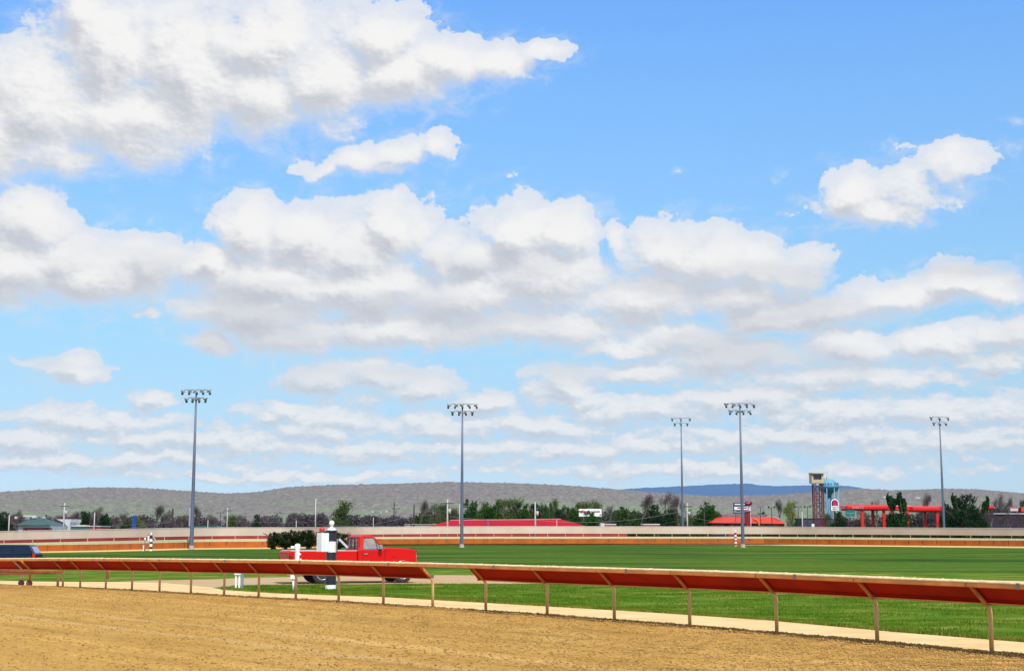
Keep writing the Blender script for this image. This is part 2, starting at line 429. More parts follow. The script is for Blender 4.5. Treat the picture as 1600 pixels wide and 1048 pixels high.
# near grass verge, service road, path, dirt
# dirt edge line, path/grass line
DE = [(-700, 905), (0, 915.5), (90, 917.6), (206, 923.3), (298, 928.6), (404, 934.8), (529, 941.5), (676, 951), (855, 963), (1078, 980.5), (1371, 1005.5), (1600, 1028), (1900, 1060), (2300, 1108)]
PE = [(-700, 900), (0, 907.5), (90, 909), (200, 909.5), (260, 911), (330, 918), (345, 921), (430, 926.5), (600, 932.5), (800, 944), (1000, 955.5), (1200, 969), (1400, 987.5), (1600, 1003.5), (1900, 1030), (2300, 1066)]
mb.poly(vs, fs, True); gr = mb.build('ground', farM); gr['kind'] = 'structure'
if gr.data.polygons[0].normal.z < 0: gr.data.flip_normals()
RT = [(-700, 900.5), (0, 907.2), (100, 908.8), (180, 908.6), (250, 906.5), (330, 904.8), (400, 902.5), (500, 900), (640, 898.3), (760, 898.4), (960, 899), (1200, 903), (1700, 908), (2300, 914)]
RB = [(-700, 904), (0, 911), (200, 913), (330, 918.2), (360, 915.5), (420, 914), (520, 912.8), (700, 911.8), (820, 912), (960, 911.4), (1200, 914), (1700, 919), (2300, 925)]
verge = sheet('near_grass', [(-700, 889), (300, 890), (900, 889), (1200, 893), (2300, 897)], [(a, b + .8) for a, b in PE], nearG, 260, 30, .006)
road = sheet('service_road', RT, RB, roadM, 200, 4, .011, jag=.25, jagtop=.2, seed=2)
path = sheet('limestone_path', PE, [(a, b + 1.2) for a, b in DE], tanM, 300, 6, .017, jagtop=.22, seed=6)
def berm(p, u):
    # the harrowed surface lies a little above the path and ends in a crumbly lip
    l = .035 * math.exp(-(u / .006) ** 2) if u < .06 else 0
    n = mnoise.noise(Vector((p.x * 5, p.y * 5, 0))) * .02 + mnoise.noise(Vector((p.x * 1.1, p.y * 1.1, 4))) * .03
    return l * (1 + 9 * mnoise.noise(Vector((p.x * 3.3, p.y * 3.3, 9))) * .06) + n * min(1, u * 30)
def dirt_sheet():
    xs = np.linspace(-500, 2300, 701); vs, fs = [], []
    us = [0, .0, .004, .010, .018, .03, .05] + list(np.linspace(.07, 1, 60))
    for x in xs:
        a = gp(x, interp(x, *zip(*DE))); b = gp(400 + (x - 400) * .8, 1048 + 260)
        t = (gp(x + 5, interp(x + 5, *zip(*DE))) - gp(x - 5, interp(x - 5, *zip(*DE)))).normalized()
        n = Vector((t.y, -t.x, 0)); n = n if n.y < 0 else -n
        a = a - n * (.05 + .05 * mnoise.noise(Vector((a.x * 2.2, a.y * 2.2, 1))) + .03 * mnoise.noise(Vector((a.x * 7, a.y * 7, 2))))
        for k, u in enumerate(us):
            p = a + (b - a) * u
            z = .021 if k == 0 else .021 + berm(p, u)
            vs.append((p.x, p.y, z))
    n = len(us)
    for i in range(len(xs) - 1):
        for k in range(n - 1): fs.append((i * n + k, i * n + k + 1, (i + 1) * n + k + 1, (i + 1) * n + k))
    mb = MB(); mb.poly(vs, fs, True); o = mb.build('dirt_track', dirtM); o['kind'] = 'structure'
    if o.data.polygons[5000].normal.z < 0: o.data.flip_normals()
    return o
dirt_sheet()
def np_mesh(name, verts, m, k=3, kind='stuff', parent=None, smooth=False, faces=None):
    me = bpy.data.meshes.new(name); n = len(verts)
    me.vertices.add(n); me.vertices.foreach_set('co', np.asarray(verts, dtype=np.float32).ravel())
    if faces is None: idx = np.arange(n, dtype=np.int32); nf = n // k
    else: idx = np.asarray(faces, dtype=np.int32).ravel(); nf = len(idx) // k
    me.loops.add(len(idx)); me.loops.foreach_set('vertex_index', idx)
    me.polygons.add(nf); me.polygons.foreach_set('loop_start', np.arange(0, nf * k, k, dtype=np.int32))
    me.polygons.foreach_set('loop_total', np.full(nf, k, dtype=np.int32))
    me.update(); me.validate()
    o = link(name, me, parent, m)
    if kind: o['kind'] = kind
    return o
rng = np.random.default_rng(5)
leafM = lambda name, c1, c2, sc=2.0, tr=.25: _leaf(name, c1, c2, sc, tr)
def _leaf(name, c1, c2, sc, tr):
    if name in MATS: return MATS[name]
    m = bpy.data.materials.new(name); m.use_nodes = True; t = m.node_tree; g = NT(t); t.nodes.remove(t.nodes['Principled BSDF'])
    co = g.n('ShaderNodeTexCoord').outputs['Object']
    n = g.noise(co, sc, 4, .7); c = g.mix(g.smooth(n, .35, .65), c1, c2)
    d = g.n('ShaderNodeBsdfDiffuse', inp={0: c}); tl = g.n('ShaderNodeBsdfTranslucent', inp={0: c})
    mx = g.n('ShaderNodeMixShader', inp={0: tr, 1: d.outputs[0], 2: tl.outputs[0]})
    t.links.new(mx.outputs[0], t.nodes['Material Output'].inputs[0]); MATS[name] = m; return m
def leaf_tris(rg, P, s):
    n = len(P); A = rg.normal(size=(n, 3)); A /= np.linalg.norm(A, axis=1)[:, None]; B = np.cross(A, rg.normal(size=(n, 3))); B /= np.linalg.norm(B, axis=1)[:, None]
    k = (s * rg.uniform(.5, 1.5, n))[:, None]
    v = np.zeros((n, 4, 3)); v[:, 0] = P + A * k; v[:, 1] = P + B * k * .7; v[:, 2] = P - A * k; v[:, 3] = P - B * k * .7
    return v.reshape(-1, 3)
bladeM = _leaf('grass_blades', (.065, .165, .010), (.21, .29, .028), .9, .40)
dryM = _leaf('dry_grass', (.40, .34, .08), (.30, .30, .05), 1.0, .3)
def blades(name, pts, h, wd, m, label=None):
    n = len(pts); a = rng.uniform(0, 2 * math.pi, n); hh = h * rng.uniform(.5, 1.4, n); ln = rng.normal(0, .35, (n, 2)) * hh[:, None]
    w = wd * rng.uniform(.6, 1.4, n)
    dx, dy = np.cos(a) * w / 2, np.sin(a) * w / 2
    v = np.zeros((n, 3, 3)); v[:, 0] = pts; v[:, 1] = pts; v[:, 2] = pts
    v[:, 0, 0] -= dx; v[:, 0, 1] -= dy; v[:, 1, 0] += dx; v[:, 1, 1] += dy; v[:, 2, 0] += ln[:, 0]; v[:, 2, 1] += ln[:, 1]; v[:, 2, 2] += hh
    return np_mesh(name, v.reshape(-1, 3), m)
def scatter_band(f_top, f_bot, x0, x1, n, pw=1.0, z=.006):
    xs = rng.uniform(x0, x1, n); u = rng.random(n) ** pw; out = []
    for x, t in zip(xs, u):
        a = gp(x, f_top(x)); b = gp(x, f_bot(x)); p = b + (a - b) * float(t); out.append((p.x, p.y, z))
    return np.array(out)
peY = lambda x: interp(x, *zip(*PE)); rbY = lambda x: interp(x, *zip(*RB)); rtY = lambda x: interp(x, *zip(*RT)); deY = lambda x: interp(x, *zip(*DE))
# verge grass: body and the taller unmown fringe along the path
P = np.concatenate([scatter_band(lambda x: max(rbY(x), 910), lambda x: peY(x) + .3, 345, 1750, 110000),
                    scatter_band(lambda x: peY(x) - 2.5, lambda x: peY(x) + .8, 345, 1750, 60000, z=.017)])
keep = np.array([mnoise.noise(Vector((p[0] * .45, p[1] * .6, 2))) + .5 * mnoise.noise(Vector((p[0] * 1.6, p[1] * 2.2, 6))) for p in P[:110000]])
K = np.concatenate([keep > -.16 + .22 * rng.random(110000) - .10, np.ones(len(P) - 110000, bool)])
blades('grass', P[K], .050, .016, bladeM)
P = scatter_band(lambda x: peY(x) - 1.2, lambda x: peY(x) + .9, 345, 1750, 9000, z=.017)
blades('dry_grass_fringe', P, .06, .014, dryM)
# clods on the dirt
def clods(n):
    xs = rng.uniform(-60, 1680, n); u = rng.random(n) ** 1.6
    vs = []; fs = []
    octa = np.array([(1, 0, 0), (0, 1, 0), (-1, 0, 0), (0, -1, 0), (0, 0, .8), (0, 0, -.4)]); of = np.array([(0, 1, 4), (1, 2, 4), (2, 3, 4), (3, 0, 4), (1, 0, 5), (2, 1, 5), (3, 2, 5), (0, 3, 5)])
    for i in range(n):
        a = gp(xs[i], deY(xs[i])); b = gp(xs[i], 1075); p = a + (b - a) * float(u[i])
        r = .010 + .018 * rng.random() ** 3; q = octa * r * rng.uniform(.6, 1.3, (6, 3)) + np.array((p.x, p.y, .03 + berm(p, max(.001, u[i] * .06))))
        vs.append(q); fs.append(of + 6 * i)
    return np_mesh('dirt_clods', np.concatenate(vs), mat('clod_dirt', (.47, .27, .07), .95, var=.2, scale=2), faces=np.concatenate(fs))
clods(42000)
def lip(n):
    xs = rng.uniform(-100, 1700, n); vs = []; fs = []
    octa = np.array([(1, 0, 0), (0, 1, 0), (-1, 0, 0), (0, -1, 0), (0, 0, .8), (0, 0, -.4)]); of = np.array([(0, 1, 4), (1, 2, 4), (2, 3, 4), (3, 0, 4), (1, 0, 5), (2, 1, 5), (3, 2, 5), (0, 3, 5)])
    for i in range(n):
        p = gp(xs[i], deY(xs[i]) + rng.normal(0, .5)); r = .010 + .022 * rng.random() ** 2
        vs.append(octa * r * rng.uniform(.6, 1.3, (6, 3)) + np.array((p.x, p.y, .035 + .02 * rng.random()))); fs.append(of + 6 * i)
    return np_mesh('dirt_lip_clods', np.concatenate(vs), mat('shaded_lip_dirt', (.38, .21, .07), .95, var=.2), faces=np.concatenate(fs))  # shadow of the berm edge put into the clods as a darker colour
lip(2400)
# ------------------------------------------------------------------ far track: shoulder, rail, fence
TOPY = [857, 852, 848.5, 845, 842, 841, 838.5, 838, 838, 838, 839.5, 841, 844, 848]
PALY = [861, 856, 852, 850, 846, 845.3, 842, 841, 841, 841, 843, 844, 847, 852]
ORAY = [870, 866, 861, 859, 855, 854, 850, 849, 849, 849, 851.3, 853, 857, 862]
FTY = [838, 834, 830, 827, 824, 823.8, 822.8, 822, 822, 822.5, 824, 825, 827, 830]
FBY = [854, 849, 843.5, 840, 837, 836, 834.5, 833, 833, 834, 835, 836.5, 839, 842]
RY = [98, 115, 142, 158, 182, 190, 226, 239, 243, 240, 219, 199, 165, 140]
def tb(x, arr): # smooth interpolation (Catmull-like by averaging)
    return (interp(x - 25, RX, arr) + 2 * interp(x, RX, arr) + interp(x + 25, RX, arr)) / 4
xs = list(np.linspace(-480, 2180, 134))
def ribbon(mb, f1, f2, thick=0.0):
    a = [f1(x) for x in xs]; b = [f2(x) for x in xs]; n = len(xs)
    mb.poly(a + b, [(i, i + 1, n + i + 1, n + i) for i in range(n - 1)], True)
mb = MB(); ribbon(mb, lambda x: gp(x, tb(x, STRIP) + .25, .004), lambda x: at(x, tb(x, ORAY) - .3, tb(x, RY) + 1.2)); o = mb.build('far_track_shoulder', mat('pale_sand', S(245, 205, 130), .95, var=.05)); o['kind'] = 'structure'
mb = MB(); ribbon(mb, lambda x: at(x, tb(x, ORAY) - .3, tb(x, RY) + 1.0) + Vector((0, 0, .004)), lambda x: Vector((at(x, 840, tb(x, RY) + 24).x, tb(x, RY) + 24, at(x, tb(x, ORAY) - .3, tb(x, RY) + 1.2).z))); o = mb.build('far_dirt_track', dirtM); o['kind'] = 'structure'
farrail = thing('racetrack_rail', 'far inner rail with long orange boards and a pale cap curving round the infield', 'rail', gp(800, 851))
def W(o): # parent a world-space mesh under a placed empty
    o.matrix_parent_inverse = Matrix.Translation(-Vector(o.parent.location)); return o
mb = MB()
ribbon(mb, lambda x: at(x, tb(x, TOPY), tb(x, RY) + .45), lambda x: at(x, tb(x, PALY), tb(x, RY) + .0))
ribbon(mb, lambda x: at(x, tb(x, TOPY), tb(x, RY) + .45), lambda x: at(x, tb(x, TOPY) + .8, tb(x, RY) + .5))
W(mb.build('rail_cap', mat('rail_cap_pale', S(198, 190, 140), .6, var=.06), farrail))
# boards: one strip with open joints
orM = mat('orange_board', S(204, 104, 6, .8), .65, var=.10, scale=.6)
mb = MB(); jb = MB()
def along(step, x0=-470, x1=2170):
    out = [x0]; x = x0
    while x < x1:
        Y = tb(x, RY); p0 = at(x, 845, Y); xx = x + .5
        while (at(xx, 845, tb(xx, RY)) - p0).length < step and xx < x1: xx += .5
        x = xx; out.append(x)
    return out
JX = along(2.6)
for a, b in zip(JX[:-1], JX[1:]):
    a2 = a + (b - a) * .035
    f = lambda x, arr, dy=0: at(x, tb(x, arr), tb(x, RY) + dy)
    mb.poly([f(a2, PALY, .01), f(b, PALY, .01), f(b, ORAY), f(a2, ORAY), f(a2, PALY, .05), f(b, PALY, .05), f(b, ORAY, .05), f(a2, ORAY, .05)],
            [(0, 1, 2, 3), (7, 6, 5, 4), (0, 3, 7, 4), (1, 5, 6, 2)])
    if -30 < a < 1640:
        p = at(a, tb(a, PALY), tb(a, RY) + .12); q = at(a, tb(a, ORAY), tb(a, RY) + .12); jb = MB(); jb.bar(p, q - Vector((0, 0, .25)), .10, .06); W(jb.build('post', mat('dull_brown', S(110, 70, 30), .8), farrail))
W(mb.build('rail_board', orM, farrail))
fence = thing('windscreen_fence', 'long pale mesh windscreen fence on thin posts behind the far rail', 'fence', gp(800, 845))
FO = 22.0
mesh = bpy.data.materials.new('windscreen_mesh'); mesh.use_nodes = True; g = NT(mesh.node_tree); b = mesh.node_tree.nodes['Principled BSDF']
co = g.n('ShaderNodeTexCoord').outputs['Object']
mesh.node_tree.links.new(g.mix(g.smooth(g.noise(g.v('MULTIPLY', co, (.6, .6, .5)), .35, 5, .6), .3, .7), S(204, 192, 172, .9), S(220, 208, 190, .9)), b.inputs['Base Color'])
b.inputs['Roughness'].default_value = .85; b.inputs['Alpha'].default_value = .88
b.inputs['Transmission Weight'].default_value = 0
mb = MB(); ribbon(mb, lambda x: at(x, tb(x, FTY), tb(x, RY) + FO), lambda x: at(x, tb(x, FBY), tb(x, RY) + FO))
W(mb.build('mesh_screen', mesh, fence))
mb = MB(); mb.tube([at(x, tb(x, FTY), tb(x, RY) + FO) for x in xs], .05, 5); W(mb.build('top_wire', mat('white_metal', S(225, 225, 220), .5), fence))
x = -400.0; PX = []
while x < 2100:
    PX.append(x); x += 28.0 * 262 / (tb(x, RY) + FO)
postM = mat('cream_post', S(225, 205, 165), .6)
for x in PX:
    p = at(x, tb(x, FTY), tb(x, RY) + FO + .08); mb = MB(); mb.tube([(p.x, p.y, -.06), (p.x, p.y, p.z)], .055, 5)
    W(mb.build('post', postM, fence))
# long red wall behind the fence
rw = MB(); xw = [x for x in xs if x < 1000]
def rwp(x, py): 
    p = at(x, 835, tb(x, RY) + FO + 14); z = at(x, py, tb(x, RY) + FO + 14).z
    return Vector((p.x, p.y, z))
a = [rwp(x, tb(x, FBY) - 1.6) for x in xw]; n = len(xw); bb = [Vector((p.x, p.y, -.06)) for p in a]; a2 = [p + Vector((0, .4, 0)) for p in a]; b2 = [p + Vector((0, .4, 0)) for p in bb]
rw.poly(a + bb, [(i, i + 1, n + i + 1, n + i) for i in range(n - 1)]); rw.poly(a + a2, [(i, i + 1, n + i + 1, n + i) for i in range(n - 1)]); rw.poly(a2 + b2, [(i, i + 1, n + i + 1, n + i) for i in range(n - 1)])
o = rw.build('red_wall', mat('faded_red_paint', S(184, 66, 62), .8, var=.12, scale=.15)); tag(o, 'long low faded red wall seen under the pale mesh fence', 'wall')

# low clipped hedge behind the right half of the fence
hx = [x for x in xs if 985 < x < 1700]
hp = [at(x, 835, tb(x, RY) + FO + 9) for x in hx]
rg = np.random.default_rng(8); idx = rg.uniform(0, len(hp) - 1.01, 26000); i0 = idx.astype(int); fr = idx - i0
HP = np.array([(p.x, p.y, at(x, tb(x, FBY) - 1.2, p.y).z) for p, x in zip(hp, hx)]); B = HP[i0] * (1 - fr[:, None]) + HP[i0 + 1] * fr[:, None]
dens = np.array([mnoise.noise(Vector((b[0] / 9, 0, 0))) for b in B]) > -.22
B = B[dens]; B = B + np.stack([rg.normal(0, .1, len(B)), rg.uniform(0, 1.2, len(B)), -rg.random(len(B)) * (B[:, 2] + .06)], 1)
o = np_mesh('low_hedge', leaf_tris(rg, B, .16), _leaf('leaves_hedge', (.045, .055, .018), (.10, .095, .03), .25, .2), k=4, kind=None); tag(o, 'long low olive hedge seen under the right half of the mesh fence', 'hedge')
# ------------------------------------------------------------------ near rail
railO = mat('rail_orange_paint', (.66, .25, .065), .55, var=.10, scale=2.5, bump=.15, bscale=30)
railR = mat('rail_cover_red', (.35, .011, .001), .7, var=.10, scale=1.2, streak=(1, 1, .3), spec=.15)
postT = mat('rail_post_tan', (.66, .44, .18), .5, var=.14, scale=5, streak=(1, 1, .4), col2=(.50, .31, .13))
armO = mat('arm_shaded_orange', (.50, .17, .04), .6, var=.14, scale=6)  # orange darkened to carry the fascia's shade on the arms
capS = mat('dusty_sunlit_rail_top', (.80, .62, .33), .9, var=.10, scale=9)  # sand dust, with the nosing's sunlit highlight put into the pale colour
metalG = mat('clip_grey', S(140, 138, 140), .4, .4, var=.05)
NPX = [(-330, 904), (-180, 908.4), (-60, 911.4), (0, 913), (56, 915.4)]
MPX = [(98, 917.8), (125, 919), (165, 921.3), (206, 923.4), (249, 926), (298, 928.8), (350, 931.6), (404, 934.8), (462, 938), (529, 941.6), (599, 946), (676, 951), (759, 957), (855, 964), (960, 971.8), (1078, 981), (1214, 992), (1371, 1006.3), (1550, 1022.5), (1762, 1044), (2010, 1070)]
def curve_pts(px):
    return [gp(a, b) for a, b in px]
def nrm(P, i):
    t = (P[min(i + 1, len(P) - 1)] - P[max(i - 1, 0)]).normalized(); n = Vector((t.y, -t.x, 0))
    return (n if n.y < 0 else -n), t
def build_rail(name, P, H, label, gaps=(), wheels=(), mats=None):
    root = thing(name, label, 'rail', P[0])
    N = []
    for i in range(len(P)):
        n, t = nrm(P, i); n = Vector((n.x, n.y, 0)).normalized(); N.append(n)
    front = [P[i] + N[i] * .50 for i in range(len(P))]
    zt = [H(front[i]) for i in range(len(P))]
    # fascia board, nosing and dusty, sunlit-coloured top as swept profiles
    def sweep(mb, prof):
        m = len(prof); vs = []
        for i in range(len(P)):
            for (o, z) in prof: q = P[i] + N[i] * o; vs.append((q.x, q.y, zt[i] + z))
        fs = [(i * m + k, i * m + (k + 1) % m, (i + 1) * m + (k + 1) % m, (i + 1) * m + k) for i in range(len(P) - 1) for k in range(m)]
        fs += [tuple(range(m)), tuple((len(P) - 1) * m + k for k in range(m))]
        mb.poly(vs, fs)
    mb = MB(); sweep(mb, [(.50, -.102), (.51, -.09), (.51, -.028), (.495, -.012), (.42, -.012), (.42, -.102)]); W(mb.build('fascia', railO, root))
    mb = MB(); sweep(mb, [(.512, -.026), (.512, -.012), (.495, .008), (.40, .012), (.36, -.004), (.36, -.012), (.495, -.0115)]); W(mb.build('top_rail', capS, root))
    # sand lumps left on the rail top
    lm = MB(); r2 = random.Random(4 + len(P))
    for i in range(len(P) - 1):
        for k in range(16):
            u = r2.random(); q = P[i].lerp(P[i + 1], u) + N[i] * r2.uniform(.40, .49); z = zt[i] * (1 - u) + zt[i + 1] * u + .008
            s = r2.uniform(.006, .016); L = s * r2.uniform(1, 5); tt = (P[i + 1] - P[i]).normalized()
            lm.tube([(q - tt * L), (q - tt * L * .4), (q + tt * L * .4), (q + tt * L)], [.001, s, s * .8, .001], 5)
            for j in range(20): lm.v[-1 - j] = (lm.v[-1 - j][0], lm.v[-1 - j][1], lm.v[-1 - j][2] + z)
    W(lm.build('sand_lumps', capS, root))['kind'] = 'stuff'
    for i in range(len(P) - 1):
        u0, u1 = 0.0, 1.0
        if i in gaps: u0, u1 = gaps[i]
        if u0 >= u1: continue
        segs = [(u0, u1)]
        for (s0, s1) in segs:
            mb = MB()
            def pt(u, o, z): 
                q = P[i].lerp(P[i + 1], u) + N[i].lerp(N[i + 1], u) * o; return (q.x, q.y, (zt[i] * (1 - u) + zt[i + 1] * u) + z)
            pr = [(.415, -.03), (.425, -.04), (.06, -.372), (.015, -.395), (.015, -.41), (.075, -.40), (.40, -.075)][:]
            kz = 1 + .15 * min(1, max(0, (P[i].y - 22) / 20))
            pr = [(.40, -.02), (.40, -.045), (.055, -.33 * kz), (.075, -.355 * kz), (.035, -.36 * kz), (.02, -.325 * kz)]
            ks = 3; vs = []; m = len(pr)
            for k in range(ks + 1):
                u = s0 + (s1 - s0) * k / ks
                for (o, z) in pr: vs.append(pt(u, o, z))
            fs = [(k * m + a, k * m + (a + 1) % m, (k + 1) * m + (a + 1) % m, (k + 1) * m + a) for k in range(ks) for a in range(m)] + [tuple(range(m)), tuple(ks * m + a for a in range(m))]
            mb.poly(vs, fs)
            # seam line near the lower lip
            mb.bar(pt(s0, .10, -.31 * kz), pt(s1, .10, -.31 * kz), .012, .012)
            W(mb.build('cover_panel', railR, root))
            mb = MB(); mb.bar(pt(s0, .05, -.362 * kz), pt(s1, .05, -.362 * kz), .05, .022); W(mb.build('panel_lip', railO, root))
    for i in range(len(P)):
        if i in wheels: continue
        b = P[i]; n = N[i]; z = zt[i]; mb = MB()
        pts = [b, b + Vector((0, 0, z - .62)), b + Vector((0, 0, z - .50)), b + n * .02 + Vector((0, 0, z - .44)), b + n * .06 + Vector((0, 0, z - .39)), b + n * .20 + Vector((0, 0, z - .265)), b + n * .44 + Vector((0, 0, z - .055))]
        mb.tube(pts[:5], [.037] * 5, 10)
        po = W(mb.build('post', postT, root))
        mb = MB(); mb.tube(pts[4:], [.0365] * 3, 10); W2(mb.build('arm', armO, po), root)
        cb = MB(); c = b + n * .16 + Vector((0, 0, z - .30)); cb.box(-.05, .05, -.045, .045, -.03, .05, Matrix.Translation(b + n * .03 + Vector((0, 0, z - .36))))
        k = W2(cb.build('clamp', metalG if i % 3 else mat('dark_clamp', (.05, .03, .04), .6), po), root)
        if i % 2 == 0 and i < len(P) - 1:
            q = P[i].lerp(P[i + 1], .42) + N[i] * .513 + Vector((0, 0, z - .056)); t = (P[i + 1] - P[i]).normalized(); jb = MB()
            jb.bar(q - t * .03, q + t * .03, .012, .10); W(jb.build('joint_clip', metalG, root))
        jb = MB(); q = P[i] + N[i] * .511 + Vector((0, 0, z - .06)); t = N[i].cross(Vector((0, 0, 1))); jb.bar(q - t * .004, q + t * .004, .006, .075); W(jb.build('fascia_joint', mat('dark_clamp', (.05, .03, .04), .6), root))
    return root, P, N, zt
def W2(o, root):
    return o if o.parent is not root else W(o)
Pm = curve_pts(MPX)
RTOP = [(-500, 877), (-200, 873.5), (0, 871.6), (100, 871.2), (160, 871.2), (320, 872.8), (450, 874), (560, 876.6), (650, 878.4), (760, 881), (800, 882.6), (1000, 887.6), (1100, 890.6), (1200, 893.8), (1300, 897.8), (1400, 901.8), (1600, 909.3), (2000, 927), (2300, 941)]
def Hm(f):
    z = 1.1
    for _ in range(4):
        dy = f.y * CP + (z - CAM_H) * SP; px = 800 + 2200 * f.x / dy
        z = at(px, interp(px, *zip(*RTOP)), f.y).z
    return z - .006
build_rail('racetrack_rail', Pm, Hm, 'near orange gooseneck rail with tan posts running between the dirt track and the grass', gaps={11: (.885, .955)})
# short surviving stub of the missing cover is built on bay 11
Pg = curve_pts(NPX + [(90, 917.3), (97.6, 917.75)])
gate, gP, gN, gz = build_rail('gate_rail', Pg, Hm, 'swinging gate section of the orange rail with low bars and castor wheels', wheels=(3, 4, 5, 6))
rust = mat('rust_brown', (.30, .09, .035), .7, var=.15, scale=8)
dark = mat('dark_rubber', (.015, .014, .016), .85, var=.05)
for px, py, tilt in ((33.5, 914.6, 0), (46, 915.4, 1)):
    b = gp(px, py); n = gN[3]; z = 1.01; mb = MB()
    mb.tube([b + Vector((0, 0, .12)), b + Vector((0, 0, z - .46)), b + n * .04 + Vector((0, 0, z - .36)), b + n * .42 + Vector((0, 0, z - .06))], [.045, .045, .045, .04], 10)
    po = W2(mb.build('post', mat('weathered_post', S(215, 200, 185), .6, var=.15) if not tilt else mat('orange_post', S(220, 130, 45), .6, var=.1), gate), gate)
    wb = MB(); t = Vector((1, 0, 0)); M = Matrix.Translation(b + Vector((0, -.04, .105))) @ Matrix.Rotation(math.pi / 2, 4, 'X')
    wb.lathe([(.05, -.035), (.10, -.035), (.115, -.02), (.115, .02), (.10, .035), (.05, .035)], 20, (0, 0, 0), M)
    W2(wb.build('wheel', mat('oxide_wheel', (.20, .06, .06), .8, var=.1), po), gate)
for (x0, y0, x1, y1) in ((-120, 886, 92, 893.6), (-120, 892, 96, 893.2), (-60, 899.5, 97, 893.5)):
    d0 = gp(max(x0, -60), 912).y; a = at(x0, y0, 51.5); b = at(x1, y1, 49.2); mb = MB(); mb.bar(a, b, .05, .07); W(mb.build('gate_bar', rust, gate))
mb = MB(); mb.bar(at(48, 890.5, 50.5), at(88, 890.3, 49.2), .04, .03); W(mb.build('gate_bar', mat('straw_bar', S(215, 195, 60), .6), gate))
b = gp(90, 917.3); mb = MB(); mb.tube([b, b + Vector((0, 0, .80)), b + Vector((0, 0, .90))], .045, 10); W(mb.build('post', postT, gate))
# small junction box on the post at x=165
b = gp(165, 921.3); jbx = thing('junction_box', 'small tan box strapped to a rail post near the gate', 'box', b)
mb = MB(); mb.box(.01, .13, -.09, -.02, .38, .62); mb.build('box_body', mat('tan_box', S(220, 160, 90), .6), jbx, bevel=.01); mb = MB(); mb.box(.0, .14, -.10, -.01, .615, .64); mb.build('box_lid', postT, jbx)
# ------------------------------------------------------------------ floodlight towers
steel = mat('galvanised_steel', S(112, 122, 142), .5, .2, var=.06, scale=.4)
headM = mat('lamp_reflector', S(205, 208, 214), .35, .3, var=.04)
ballM = mat('lamp_housing', S(60, 62, 74), .5, .2, var=.04)
lensM = mat('lamp_glass', (.75, .78, .8), .08, .0, var=0)
def light_tower(px, py, H, nt, nb, arm, label, Y=None, lean=0):
    base = gp(px, py) if Y is None else Vector((at(px, 834, Y).x, Y, -.06))
    t = thing('floodlight_tower', label, 'light tower', base, 0, 'floodlight towers round the infield')
    mb = MB(); mb.tube([(0, 0, 0), (0, 0, .35), (0, 0, H * .5), (0, 0, H)], [.27, .25, .19, .09], 12); mb.build('pole', steel, t)
    mb = MB(); mb.lathe([(.42, 0), (.42, .06), (.30, .10), (.30, .5), (.27, .52)], 12); mb.build('base_collar', mat('concrete_collar', S(190, 170, 160), .85), t)
    for z, n, w in ((H - .06, nt, arm), (H - 1.05, nb, arm * .72)):
        mb = MB(); mb.bar((-w / 2 + .28, 0, z), (w / 2 - .28, 0, z), .07, .07); ab = mb.build('crossarm', steel, t)
        for k in range(n):
            x = -w / 2 + w * k / (n - 1); s = -1 if x < 0 else 1; aim = s * (.25 + .3 * abs(x) / (w / 2)); rr = random.Random(int(px) * 7 + k + n * 3)
            aim = aim + rr.uniform(-.25, .25); fwd = rr.uniform(-.5, .6)
            c = Vector((x, -.12 + .05 * rr.random(), z - .30))
            mb = MB(); mb.bar((x - s * .28, 0, z), (x, -.1, z - .26), .05, .05)
            lp = mb.build('lamp', steel, t)
            M = Matrix.Translation(c) @ Matrix.Rotation(aim, 4, 'Y') @ Matrix.Rotation(fwd * .8, 4, 'X') 
            mb = MB(); mb.lathe([(.10, -.14), (.15, -.10), (.17, .04), (.34, .20), (.36, .24), (.30, .24)], 14, (0, 0, 0), M @ Matrix.Rotation(s * -.9, 4, 'Y')); mb.build('reflector', headM, lp)
            mb = MB(); mb.lathe([(.08, -.36), (.14, -.34), (.15, -.12), (.10, -.10)], 10, (0, 0, 0), M @ Matrix.Rotation(s * -.5, 4, 'Y')); mb.build('housing', ballM, lp)
    return t
light_tower(299, 858.3, 19.85, 5, 4, 3.4, 'tall grey floodlight tower left of the red pickup truck, between striped post and shrubs')
light_tower(721.5, 855.3, 20.3, 5, 4, 4.0, 'grey floodlight tower just right of the red pickup truck, beside the red roof')
light_tower(1161, 855.3, 20.4, 5, 4, 4.0, 'tall floodlight tower beside the red and white striped marker post')
light_tower(1067, 0, 25.2, 3, 3, 3.6, 'floodlight tower with six lamps behind the pale fence, nearest the other tower at its right', Y=284)
light_tower(1475.5, 0, 23.6, 3, 3, 3.2, 'rightmost floodlight tower, beside the long red canopy', Y=262)
